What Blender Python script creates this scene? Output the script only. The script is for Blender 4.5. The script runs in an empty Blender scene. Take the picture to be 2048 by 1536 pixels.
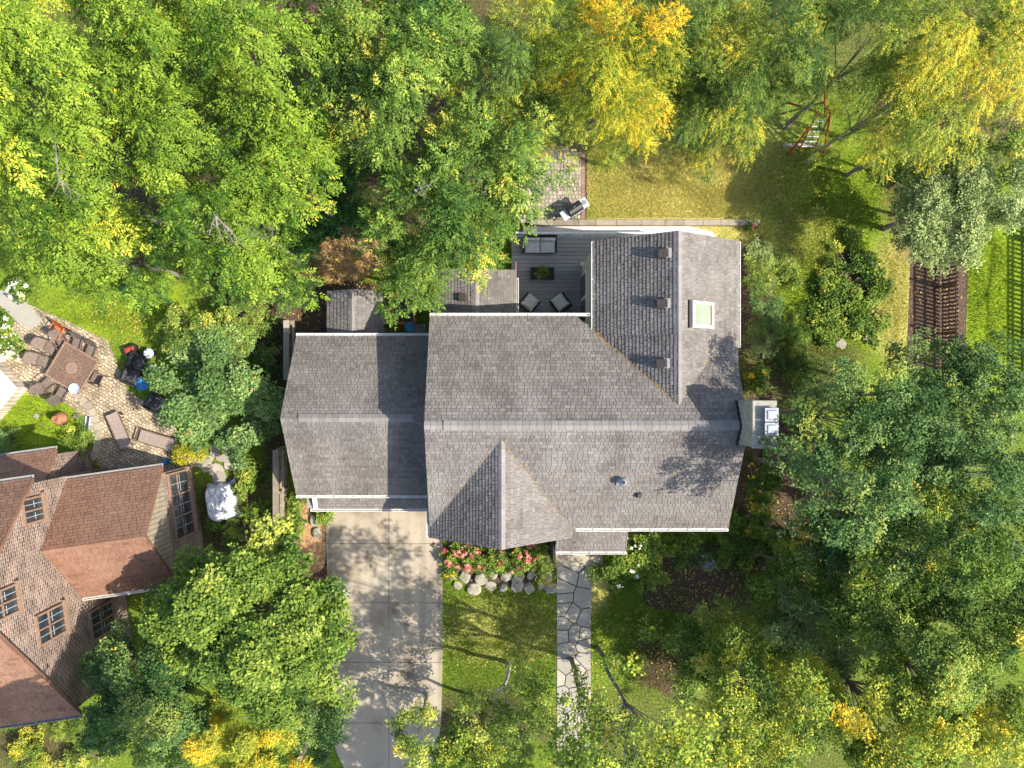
import bpy, math, random
import numpy as np
from mathutils import Vector, Matrix, noise as mnoise
R = math.radians
random.seed(7)
C = bpy.context.scene.collection
SC = bpy.context.scene

# ------------------------------------------------------------------ camera, world, sun, exposure
H, F, CX, CY = 37.4, 1420.0, 985.0, 770.0       # drone height (m), focal length (px of 2048), point straight below
cam = bpy.data.cameras.new('camera'); cam.sensor_width = 36; cam.sensor_fit = 'HORIZONTAL'
cam.lens = F / 2048 * 36; cam.shift_x = (1024 - CX) / 2048; cam.shift_y = (CY - 768) / 2048
cam.clip_end = 3000
co = bpy.data.objects.new('camera', cam); C.objects.link(co); co.location = (0, 0, H); SC.camera = co

SUN_EL, SUN_AZ = 44.0, 106.0                    # degrees; azimuth clockwise from north (+Y)
w = bpy.data.worlds.new('World'); SC.world = w; w.use_nodes = True
nt = w.node_tree
sky = nt.nodes.new('ShaderNodeTexSky'); sky.sky_type = 'NISHITA'; sky.sun_disc = False
sky.sun_elevation = R(SUN_EL); sky.sun_rotation = R(SUN_AZ); sky.air_density = 1.0; sky.dust_density = 1.5
bg = nt.nodes['Background']; bg.inputs[1].default_value = 0.145
nt.links.new(sky.outputs[0], bg.inputs[0])
sl = bpy.data.lights.new('sun', 'SUN'); sl.energy = 4.1; sl.angle = R(0.5); sl.color = (1.0, 0.92, 0.79)
so = bpy.data.objects.new('sun', sl); C.objects.link(so); so.location = (60, -20, 60)
sd = Vector((math.sin(R(SUN_AZ)) * math.cos(R(SUN_EL)), math.cos(R(SUN_AZ)) * math.cos(R(SUN_EL)), math.sin(R(SUN_EL))))
so.rotation_euler = sd.to_track_quat('Z', 'Y').to_euler()
SC.view_settings.view_transform = 'Standard'; SC.view_settings.look = 'None'
SC.view_settings.gamma = 1; SC.view_settings.exposure = 0.95

# ------------------------------------------------------------------ helpers
def P(px, py, z=0.0):
    """a point of the place seen at photo pixel (px,py) when it lies z metres above the ground"""
    return Vector(((px - CX) * (H - z) / F, (CY - py) * (H - z) / F, z))

def mat(name, stops, scale=4.0, detail=4.0, rough=0.8, bump=0.0, bscale=None, attr=None, spec=0.3, metal=0.0, mixn=0.5, stretch=None):
    """procedural material: colour ramp over noise (or over a per-face attribute blended with noise)"""
    m = bpy.data.materials.new(name); m.use_nodes = True
    t = m.node_tree; n = t.nodes; L = t.links
    b = n['Principled BSDF']; b.inputs['Roughness'].default_value = rough; b.inputs['Metallic'].default_value = metal
    b.inputs['Specular IOR Level'].default_value = spec
    tc = n.new('ShaderNodeTexCoord'); src = tc.outputs['Object']
    if stretch:
        mp = n.new('ShaderNodeMapping'); mp.inputs['Scale'].default_value = stretch
        L.new(src, mp.inputs[0]); src = mp.outputs[0]
    no = n.new('ShaderNodeTexNoise'); no.inputs['Scale'].default_value = scale; no.inputs['Detail'].default_value = detail
    L.new(src, no.inputs['Vector'])
    fac = no.outputs[0]
    if attr:
        a = n.new('ShaderNodeAttribute'); a.attribute_name = attr
        mx = n.new('ShaderNodeMix'); mx.inputs[0].default_value = mixn
        L.new(a.outputs['Fac'], mx.inputs[2]); L.new(no.outputs[0], mx.inputs[3]); fac = mx.outputs[0]
    cr = n.new('ShaderNodeValToRGB'); e = cr.color_ramp.elements
    while len(e) < len(stops): e.new(0.5)
    for i, (p, c) in enumerate(stops): e[i].position = p; e[i].color = (*c, 1)
    L.new(fac, cr.inputs[0]); L.new(cr.outputs[0], b.inputs['Base Color'])
    if bump:
        n2 = n.new('ShaderNodeTexNoise'); n2.inputs['Scale'].default_value = bscale or scale * 4; n2.inputs['Detail'].default_value = 5
        L.new(src, n2.inputs['Vector'])
        bp = n.new('ShaderNodeBump'); bp.inputs['Strength'].default_value = bump; bp.inputs['Distance'].default_value = 0.05
        L.new(n2.outputs[0], bp.inputs['Height']); L.new(bp.outputs[0], b.inputs['Normal'])
    return m

def leafmat(name, stops, trans=0.12, rough=0.6, gain=1.72):
    """leaf: colour from the leaf's own tint, partly translucent"""
    m = bpy.data.materials.new(name); m.use_nodes = True
    t = m.node_tree; n = t.nodes; L = t.links
    b = n['Principled BSDF']; b.inputs['Roughness'].default_value = rough; b.inputs['Specular IOR Level'].default_value = 0.12
    a = n.new('ShaderNodeAttribute'); a.attribute_name = 'tint'
    cr = n.new('ShaderNodeValToRGB'); e = cr.color_ramp.elements
    while len(e) < len(stops): e.new(0.5)
    for i, (p, c) in enumerate(stops): e[i].position = p; e[i].color = (min(.85, c[0] * gain), min(.85, c[1] * gain), min(.85, c[2] * gain * .85), 1)
    L.new(a.outputs['Fac'], cr.inputs[0]); L.new(cr.outputs[0], b.inputs['Base Color'])
    tr = n.new('ShaderNodeBsdfTranslucent')
    hs = n.new('ShaderNodeHueSaturation'); hs.inputs['Value'].default_value = 1.3; hs.inputs['Saturation'].default_value = 1.05
    L.new(cr.outputs[0], hs.inputs['Color']); L.new(hs.outputs[0], tr.inputs[0])
    mx = n.new('ShaderNodeMixShader'); mx.inputs[0].default_value = trans
    L.new(b.outputs[0], mx.inputs[1]); L.new(tr.outputs[0], mx.inputs[2])
    L.new(mx.outputs[0], n['Material Output'].inputs[0])
    return m

class MB:
    """collects faces of one mesh"""
    def __init__(s): s.v = []; s.f = []; s.t = []
    def add(s, vs, fs, tint=0.5):
        o = len(s.v); s.v += [tuple(v) for v in vs]
        for f in fs: s.f.append(tuple(i + o for i in f)); s.t.append(tint)
        return s
    def box(s, c, size, rz=0.0, rx=0.0, ry=0.0, tint=0.5, taper=1.0):
        m = Matrix.Translation(Vector(c)) @ Matrix.Rotation(rz, 4, 'Z') @ Matrix.Rotation(ry, 4, 'Y') @ Matrix.Rotation(rx, 4, 'X')
        x, y, z = size[0] / 2, size[1] / 2, size[2] / 2; k = taper
        vs = [m @ Vector(p) for p in ((-x, -y, -z), (x, -y, -z), (x, y, -z), (-x, y, -z), (-x * k, -y * k, z), (x * k, -y * k, z), (x * k, y * k, z), (-x * k, y * k, z))]
        return s.add(vs, [(3, 2, 1, 0), (4, 5, 6, 7), (0, 1, 5, 4), (1, 2, 6, 5), (2, 3, 7, 6), (3, 0, 4, 7)], tint)
    def tube(s, p0, p1, r0, r1=None, n=8, tint=0.5, caps=True):
        r1 = r0 if r1 is None else r1
        p0 = Vector(p0); p1 = Vector(p1); d = (p1 - p0)
        if d.length < 1e-6: return s
        q = d.to_track_quat('Z', 'Y'); vs = []
        for p, r in ((p0, r0), (p1, r1)):
            for i in range(n):
                a = 2 * math.pi * i / n; vs.append(p + q @ Vector((r * math.cos(a), r * math.sin(a), 0)))
        fs = [(i, (i + 1) % n, n + (i + 1) % n, n + i) for i in range(n)]
        if caps: fs += [tuple(range(n - 1, -1, -1)), tuple(range(n, 2 * n))]
        return s.add(vs, fs, tint)
    def path(s, pts, r, n=6):
        for a, b in zip(pts[:-1], pts[1:]): s.tube(a, b, r, r, n)
        return s
    def prism(s, poly, z0, z1, tint=0.5):
        """vertical prism over a plan polygon (counter-clockwise)"""
        n = len(poly); vs = [(p[0], p[1], z0) for p in poly] + [(p[0], p[1], z1) for p in poly]
        fs = [tuple(range(n - 1, -1, -1)), tuple(range(n, 2 * n))] + [(i, (i + 1) % n, n + (i + 1) % n, n + i) for i in range(n)]
        return s.add(vs, fs, tint)
    def lathe(s, prof, c=(0, 0, 0), n=20, tint=0.5):
        c = Vector(c); vs = []; k = len(prof)
        for r, z in prof:
            for i in range(n):
                a = 2 * math.pi * i / n; vs.append(c + Vector((r * math.cos(a), r * math.sin(a), z)))
        fs = [(j * n + i, j * n + (i + 1) % n, (j + 1) * n + (i + 1) % n, (j + 1) * n + i) for j in range(k - 1) for i in range(n)]
        fs += [tuple(range((k - 1) * n, k * n)), tuple(range(n - 1, -1, -1))]
        return s.add(vs, fs, tint)
    def pillow(s, c, size, rz=0, rx=0, tint=0.5, n=6):
        """a cushion: superellipsoid with soft edges"""
        m = Matrix.Translation(Vector(c)) @ Matrix.Rotation(rz, 4, 'Z') @ Matrix.Rotation(rx, 4, 'X')
        x, y, z = size[0] / 2, size[1] / 2, size[2] / 2; vs = []; fs = []
        g = [-1, -.93, -.5, 0, .5, .93, 1]; N = len(g)
        for side in (1, -1):
            o = len(vs)
            for i in g:
                for j in g:
                    h = max(0, (1 - abs(i) ** 6)) ** .5 * max(0, (1 - abs(j) ** 6)) ** .5
                    vs.append(m @ Vector((i * x, j * y, side * z * h)))
            for a in range(N - 1):
                for b in range(N - 1):
                    q = (o + a * N + b, o + (a + 1) * N + b, o + (a + 1) * N + b + 1, o + a * N + b + 1)
                    fs.append(q if side > 0 else q[::-1])
        return s.add(vs, fs, tint)

def rootloc(o):
    l = Vector((0, 0, 0))
    while o is not None: l += o.location; o = o.parent
    return l
def mesh_arrays(name, V, Fq, tint, m):
    """fast mesh of quads from numpy arrays"""
    me = bpy.data.meshes.new(name); nv = len(V); nf = len(Fq)
    me.vertices.add(nv); me.vertices.foreach_set('co', np.ascontiguousarray(V, dtype=np.float32).ravel())
    me.loops.add(nf * 4); me.loops.foreach_set('vertex_index', np.ascontiguousarray(Fq, dtype=np.int32).ravel())
    me.polygons.add(nf); me.polygons.foreach_set('loop_start', np.arange(0, nf * 4, 4, dtype=np.int32))
    me.update(calc_edges=True)
    at = me.attributes.new('tint', 'FLOAT', 'FACE'); at.data.foreach_set('value', np.ascontiguousarray(tint, dtype=np.float32))
    me.materials.append(m); return me
def build(name, mb, m, parent=None, local=False, smooth=False, bevel=0.0, kind=None, label=None, cat=None, group=None):
    """links the collected faces as ONE object; coordinates are the place's unless local"""
    off = rootloc(parent) if (parent is not None and not local) else Vector((0, 0, 0))
    me = bpy.data.meshes.new(name)
    me.from_pydata([(v[0] - off.x, v[1] - off.y, v[2] - off.z) for v in mb.v], [], mb.f); me.update()
    at = me.attributes.new('tint', 'FLOAT', 'FACE'); at.data.foreach_set('value', mb.t)
    if smooth: me.polygons.foreach_set('use_smooth', [True] * len(me.polygons))
    me.materials.append(m)
    o = bpy.data.objects.new(name, me); C.objects.link(o); o.parent = parent
    if bevel:
        bv = o.modifiers.new('bevel', 'BEVEL'); bv.width = bevel; bv.segments = 2; bv.limit_method = 'ANGLE'
    if kind: o['kind'] = kind
    if label: tag(o, label, cat, group)
    return o
def tag(o, label, cat=None, group=None):
    o['label'] = label
    if cat: o['category'] = cat
    if group: o['group'] = group
    return o
def thing(name, label, cat, loc=(0, 0, 0), rz=0.0, group=None):
    o = bpy.data.objects.new(name, None); C.objects.link(o); o.location = loc; o.rotation_euler = (0, 0, rz)
    o.empty_display_size = 0.3
    return tag(o, label, cat, group)
def copy_tree(o, parent=None):
    c = o.copy(); C.objects.link(c); c.parent = parent
    for ch in list(o.children): copy_tree(ch, c)
    return c
def clip(poly, planes):
    """convex polygon clipped by half-planes a*x+b*y<=c"""
    for a, b, c in planes:
        out = []
        for i in range(len(poly)):
            p, q = poly[i], poly[(i + 1) % len(poly)]
            dp, dq = a * p[0] + b * p[1] - c, a * q[0] + b * q[1] - c
            if dp <= 0: out.append(p)
            if (dp < 0 < dq) or (dq < 0 < dp):
                k = dp / (dp - dq); out.append((p[0] + (q[0] - p[0]) * k, p[1] + (q[1] - p[1]) * k))
        poly = out
        if len(poly) < 3: return []
    return poly
def left_of(p, q):
    """half-plane keeping what lies left of the line p->q (plan)"""
    dx, dy = q[0] - p[0], q[1] - p[1]
    return (dy, -dx, dy * p[0] - dx * p[1])
def voronoi_cells(poly_planes, bbox, pts, gap):
    cells = []
    for i, p in enumerate(pts):
        pl = list(poly_planes)
        for j, q in enumerate(pts):
            if i == j: continue
            a, b = q[0] - p[0], q[1] - p[1]; l = math.hypot(a, b)
            if l > 3.0 or l < 1e-6: continue
            pl.append((a / l, b / l, (a * (p[0] + q[0]) / 2 + b * (p[1] + q[1]) / 2) / l - gap / 2))
        c = clip([(bbox[0], bbox[1]), (bbox[2], bbox[1]), (bbox[2], bbox[3]), (bbox[0], bbox[3])], pl)
        if len(c) >= 3: cells.append(c)
    return cells
def blob(c, rx, ry, n=40, rough=0.12, seed=0, rot=0.0):
    """irregular closed outline"""
    rr = random.Random(seed); ph = [rr.uniform(0, 6.28) for _ in range(6)]; am = [rr.uniform(.3, 1) for _ in range(6)]; out = []
    for i in range(n):
        a = 2 * math.pi * i / n
        k = 1 + rough * sum(am[j] * math.sin((j + 2) * a + ph[j]) for j in range(6)) / 2
        x, y = rx * k * math.cos(a), ry * k * math.sin(a)
        out.append((c[0] + x * math.cos(rot) - y * math.sin(rot), c[1] + x * math.sin(rot) + y * math.cos(rot)))
    return out
def sheet(name, poly, z, m, label=None):
    mb = MB(); mb.add([(p[0], p[1], z) for p in poly], [tuple(range(len(poly)))])
    return build(name, mb, m, kind='structure')
def pxpoly(pts, z=0.0): return [tuple(P(x, y, z)[:2]) for x, y in pts][::-1]

# ------------------------------------------------------------------ materials
M = {}
def g(a, b=None): return a
M['shingle'] = mat('grey_shingle', [(0.0, (.03, .027, .026)), (.12, (.09, .08, .073)), (0.36, (.155, .138, .125)), (0.52, (.215, .194, .178)), (1.0, (.36, .335, .31))], 1.1, 8, .92, .5, 60, 'tint', mixn=.42)
M['shingle_cap'] = mat('grey_ridge_cap', [(0.0, (.19, .175, .165)), (1.0, (.31, .29, .275))], 3, 4, .92, .4, 60, 'tint', mixn=.4)
M['shingle_red'] = mat('brown_red_shingle', [(0.0, (.05, .026, .02)), (0.3, (.20, .105, .07)), (0.5, (.285, .155, .102)), (1.0, (.40, .24, .165))], 1.5, 6, .92, .5, 60, 'tint', mixn=.4)
M['gutter'] = mat('white_gutter', [(0.3, (.62, .6, .56)), (0.7, (.78, .76, .72))], 5, 3, .45)
M['siding'] = mat('cream_siding', [(0.3, (.55, .5, .4)), (0.7, (.66, .6, .48))], 2, 3, .7)
M['white_trim'] = mat('white_trim', [(0.3, (.7, .7, .68)), (0.7, (.8, .8, .78))], 3, 3, .5)
M['glass'] = mat('dark_glass', [(0.3, (.02, .025, .03)), (0.7, (.05, .06, .07))], 2, 2, .06, spec=.8)
M['blind'] = mat('pale_skylight_pane', [(0.3, (.20, .23, .15)), (0.7, (.27, .30, .21))], 1.2, 2, .12, spec=.7)
M['metal_dark'] = mat('black_metal', [(0.3, (.012, .012, .013)), (0.7, (.03, .03, .032))], 5, 3, .4, spec=.5)
M['metal_silver'] = mat('silver_metal', [(0.3, (.24, .265, .285)), (0.7, (.33, .36, .39))], 6, 4, .42, metal=.4)
M['vent_metal'] = mat('painted_vent_metal', [(0.3, (.26, .25, .24)), (0.7, (.36, .345, .33))], 8, 4, .6)
M['brown_metal'] = mat('brown_vent', [(0.3, (.05, .04, .035)), (0.7, (.09, .075, .065))], 8, 4, .6)
M['stone_cap'] = mat('chimney_stone', [(0.25, (.27, .245, .21)), (0.55, (.40, .365, .30)), (0.8, (.50, .45, .37))], 5, 8, .95, .7, 30)
M['concrete'] = mat('concrete', [(0.25, (.17, .14, .105)), (0.38, (.31, .26, .195)), (0.46, (.40, .34, .26)), (0.55, (.43, .37, .28)), (0.66, (.46, .395, .305)), (0.8, (.53, .46, .36))], .55, 12, .9, .25, 40)
M['joint'] = mat('dark_joint', [(0.3, (.07, .06, .05)), (0.7, (.11, .095, .08))], 5, 3, .95)  # dark joint colour showing between slabs, stones and boards
M['flagstone'] = mat('flagstone', [(0.0, (.27, .25, .215)), (0.5, (.38, .35, .295)), (1.0, (.52, .46, .37))], 2.2, 8, .85, .35, 25, 'tint', mixn=.5)
M['boulder'] = mat('boulder_stone', [(0.25, (.20, .185, .145)), (0.5, (.35, .32, .25)), (0.75, (.47, .43, .34))], 3, 8, .95, .8, 14)
M['paver'] = mat('tan_paver', [(0.0, (.24, .2, .15)), (0.5, (.40, .35, .265)), (1.0, (.55, .48, .37))], 6, 6, .9, .4, 40, 'tint', mixn=.35)
M['paver_red'] = mat('red_edge_paver', [(0.0, (.26, .15, .10)), (1.0, (.40, .25, .17))], 6, 6, .9, .4, 40, 'tint', mixn=.4)
M['mulch'] = mat('brown_mulch', [(0.25, (.045, .028, .02)), (0.5, (.11, .07, .048)), (0.68, (.19, .125, .085)), (0.85, (.27, .18, .115))], 9, 10, .98, 1.0, 22)
M['leaf_litter'] = mat('leaf_litter', [(0.25, (.19, .10, .05)), (0.45, (.38, .22, .115)), (0.62, (.52, .32, .165)), (0.8, (.62, .44, .18))], 7, 10, .98, .8, 20)
M['deck'] = mat('grey_deck_board', [(0.0, (.25, .235, .22)), (0.5, (.34, .325, .305)), (1.0, (.42, .40, .375))], 2, 6, .8, .25, 30, 'tint', mixn=.45, stretch=(1, 8, 1))
M['old_wood'] = mat('weathered_wood', [(0.2, (.2, .165, .125)), (0.5, (.31, .265, .2)), (0.8, (.42, .36, .27))], 3, 8, .9, .5, 30, 'tint', mixn=.6)
M['fence_wood'] = mat('brown_picket_wood', [(0.2, (.085, .055, .042)), (0.5, (.14, .092, .07)), (0.8, (.20, .14, .105))], 3, 8, .9, .4, 30)
M['cedar'] = mat('orange_cedar', [(0.2, (.30, .105, .04)), (0.8, (.46, .18, .075))], 4, 6, .8, .3, 30)
M['red_paint'] = mat('red_painted_wood', [(0.2, (.28, .035, .02)), (0.8, (.42, .07, .035))], 4, 6, .7, .2, 30)
M['sling'] = mat('brown_sling_fabric', [(0.3, (.155, .115, .095)), (0.7, (.23, .18, .15))], 9, 5, .9, .2, 80)
M['taupe'] = mat('taupe_sling', [(0.3, (.27, .215, .18)), (0.7, (.36, .295, .25))], 9, 5, .9, .2, 80)
M['cast'] = mat('brown_cast_metal', [(0.3, (.10, .062, .042)), (0.7, (.19, .125, .09))], 12, 4, .6)
M['cast_light'] = mat('worn_tabletop', [(0.3, (.20, .125, .085)), (0.7, (.34, .23, .165))], 12, 4, .55)
M['cushion'] = mat('grey_cushion', [(0.3, (.50, .50, .495)), (0.7, (.60, .60, .585))], 5, 5, .95, .2, 40)
M['cushion_cream'] = mat('cream_cushion', [(0.3, (.60, .575, .51)), (0.7, (.72, .69, .62))], 5, 5, .95, .2, 40)
M['cushion_black'] = mat('black_cushion', [(0.3, (.02, .021, .024)), (0.7, (.075, .078, .085))], 7, 5, .55, .4, 12, spec=.5)
M['wicker'] = mat('dark_wicker', [(0.3, (.018, .017, .017)), (0.7, (.045, .042, .04))], 30, 3, .7, .5, 90)
M['tarp'] = mat('silver_tarp', [(0.3, (.62, .64, .67)), (0.7, (.78, .80, .83))], 4, 4, .35, .9, 3.2, metal=.1)
M['blue'] = mat('blue_plastic', [(0.3, (.03, .16, .36)), (0.7, (.07, .28, .52))], 6, 3, .4)
M['blue_white'] = mat('blue_white_glaze', [(0.42, (.75, .78, .8)), (0.5, (.05, .25, .5)), (0.6, (.7, .75, .8))], 14, 3, .25)
M['terracotta'] = mat('terracotta', [(0.3, (.30, .13, .07)), (0.7, (.45, .21, .12))], 6, 5, .85)
M['orange'] = mat('orange_paint', [(0.3, (.5, .12, .03)), (0.7, (.68, .2, .06))], 6, 5, .6)
M['bark'] = mat('grey_bark', [(0.2, (.12, .10, .08)), (0.5, (.23, .2, .165)), (0.8, (.36, .33, .28))], 5, 8, .95, .8, 20)
M['pale_bark'] = mat('pale_bark', [(0.2, (.24, .22, .19)), (0.8, (.48, .45, .4))], 5, 8, .9, .6, 20)
M['white_roof'] = mat('white_membrane', [(0.3, (.62, .60, .56)), (0.7, (.75, .73, .69))], 1, 5, .8)
M['plate'] = mat('pale_grey_tabletop', [(0.3, (.40, .45, .47)), (0.7, (.55, .60, .62))], 6, 4, .4)

def brickmat(name, c1, c2, mortar, bw, bh, coord='UV', ms=.012, offs=.5, wob=0.0):
    m = bpy.data.materials.new(name); m.use_nodes = True; t = m.node_tree; n = t.nodes; L = t.links
    b = n['Principled BSDF']; b.inputs['Roughness'].default_value = .9
    tc = n.new('ShaderNodeTexCoord'); br = n.new('ShaderNodeTexBrick')
    if wob:
        wn = n.new('ShaderNodeTexNoise'); wn.inputs['Scale'].default_value = 2.2; wn.inputs['Detail'].default_value = 2; L.new(tc.outputs[coord], wn.inputs['Vector'])
        vm = n.new('ShaderNodeVectorMath'); vm.operation = 'MULTIPLY_ADD'; L.new(wn.outputs[1], vm.inputs[0]); vm.inputs[1].default_value = (wob, wob, 0); L.new(tc.outputs[coord], vm.inputs[2])
        rt = n.new('ShaderNodeMapping'); rt.inputs['Rotation'].default_value = (0, 0, .55); L.new(vm.outputs[0], rt.inputs[0]); L.new(rt.outputs[0], br.inputs['Vector'])
    else: L.new(tc.outputs[coord], br.inputs['Vector'])
    br.inputs['Color1'].default_value = (*c1, 1); br.inputs['Color2'].default_value = (*c2, 1); br.inputs['Mortar'].default_value = (*mortar, 1)
    br.inputs['Scale'].default_value = 1; br.inputs['Mortar Size'].default_value = ms; br.inputs['Brick Width'].default_value = bw; br.inputs['Row Height'].default_value = bh
    br.inputs['Bias'].default_value = 0; br.inputs['Mortar Smooth'].default_value = .2; br.offset = offs
    no = n.new('ShaderNodeTexNoise'); no.inputs['Scale'].default_value = 1.5; no.inputs['Detail'].default_value = 8
    L.new(tc.outputs['Object'], no.inputs['Vector'])
    mr = n.new('ShaderNodeMapRange'); mr.inputs[1].default_value = .3; mr.inputs[2].default_value = .7; mr.inputs[3].default_value = .65; mr.inputs[4].default_value = 1.3
    L.new(no.outputs[0], mr.inputs[0])
    mu = n.new('ShaderNodeMix'); mu.data_type = 'RGBA'; mu.blend_type = 'MULTIPLY'; mu.inputs[0].default_value = 1
    L.new(br.outputs[0], mu.inputs[6]); L.new(mr.outputs[0], mu.inputs[7]); L.new(mu.outputs[2], b.inputs['Base Color'])
    bp = n.new('ShaderNodeBump'); bp.inputs['Strength'].default_value = .7; bp.inputs['Distance'].default_value = .015; bp.invert = True
    L.new(br.outputs[1], bp.inputs['Height']); L.new(bp.outputs[0], b.inputs['Normal'])
    return m
M['brick'] = brickmat('multi_colour_brick', (.25, .155, .12), (.06, .04, .036), (.36, .29, .24), .30, .125, 'UV', .022)
M['cobble'] = brickmat('tan_cobble_pavers', (.56, .46, .31), (.34, .27, .18), (.15, .115, .07), .22, .16, 'Object', .018, .5, .35)

# leaves: dark -> light tint stops
M['lf_walnut'] = leafmat('walnut_leaf', [(0, (.016, .042, .008)), (.25, (.055, .105, .014)), (.5, (.11, .17, .02)), (.8, (.18, .24, .03)), (.95, (.26, .30, .04)), (1, (.38, .31, .03))])
M['lf_green'] = leafmat('mid_green_leaf', [(0, (.014, .038, .010)), (.3, (.045, .09, .018)), (.6, (.105, .17, .03)), (.85, (.21, .275, .05)), (1, (.40, .33, .05))], gain=1.5)
M['lf_yellow'] = leafmat('autumn_yellow_leaf', [(0, (.03, .06, .012)), (.3, (.11, .15, .018)), (.5, (.22, .23, .022)), (.78, (.40, .32, .025)), (1, (.47, .26, .015))])
M['lf_yelgreen'] = leafmat('yellow_green_leaf', [(0, (.022, .05, .013)), (.35, (.085, .13, .022)), (.6, (.185, .22, .035)), (.85, (.32, .30, .04)), (1, (.44, .30, .025))], gain=1.95)
M['lf_fine'] = leafmat('locust_green_leaf', [(0, (.016, .042, .014)), (.4, (.055, .10, .024)), (.7, (.14, .19, .035)), (.92, (.27, .28, .04)), (1, (.42, .33, .03))])
M['lf_maple'] = leafmat('deep_green_maple_leaf', [(0, (.016, .045, .016)), (.3, (.05, .105, .034)), (.6, (.105, .18, .058)), (.88, (.19, .27, .085)), (1, (.30, .31, .06))], gain=1.3)
M['lf_grey'] = leafmat('grey_green_leaf', [(0, (.06, .09, .035)), (.5, (.15, .195, .075)), (1, (.29, .33, .15))])
M['lf_olive'] = leafmat('olive_leaf', [(0, (.026, .052, .014)), (.4, (.09, .135, .028)), (.7, (.19, .23, .05)), (.92, (.30, .31, .08)), (1, (.42, .28, .04))], gain=2.0)
M['lf_shrub'] = leafmat('blue_green_leaf', [(0, (.03, .06, .02)), (.45, (.085, .145, .05)), (.8, (.17, .25, .09)), (.95, (.24, .31, .12)), (1, (.30, .16, .06))])
M['lf_lime'] = leafmat('lime_leaf', [(0, (.022, .055, .013)), (.35, (.07, .12, .022)), (.65, (.14, .19, .036)), (.92, (.25, .28, .06)), (1, (.32, .32, .06))])
M['lf_dark'] = leafmat('dark_understory_leaf', [(0, (.012, .04, .012)), (.6, (.03, .085, .025)), (1, (.07, .13, .03))])
M['lf_fallen'] = leafmat('fallen_yellow_leaf', [(0, (.30, .17, .05)), (.5, (.5, .38, .08)), (1, (.66, .56, .20))], .1, gain=1.0)
M['lf_grassg'] = leafmat('green_grass_blade', [(0, (.06, .105, .018)), (1, (.165, .205, .04))], .3)
M['lf_grassd'] = leafmat('dry_grass_blade', [(0, (.23, .27, .06)), (.35, (.38, .36, .125)), (1, (.60, .54, .28))], .3, gain=1.4)
M['lf_pink'] = leafmat('pink_petal', [(0, (.42, .07, .09)), (.6, (.62, .2, .2)), (1, (.78, .48, .42))], .2, gain=1.0)
M['lf_white'] = leafmat('white_petal', [(0, (.6, .6, .55)), (1, (.85, .85, .8))], .2, gain=1.0)
M['lf_gold'] = leafmat('gold_petal', [(0, (.6, .35, .02)), (1, (.8, .6, .05))], .2, gain=1.0)
M['lf_purple'] = leafmat('lilac_petal', [(0, (.3, .22, .42)), (1, (.55, .45, .65))], .2, gain=1.0)

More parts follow.
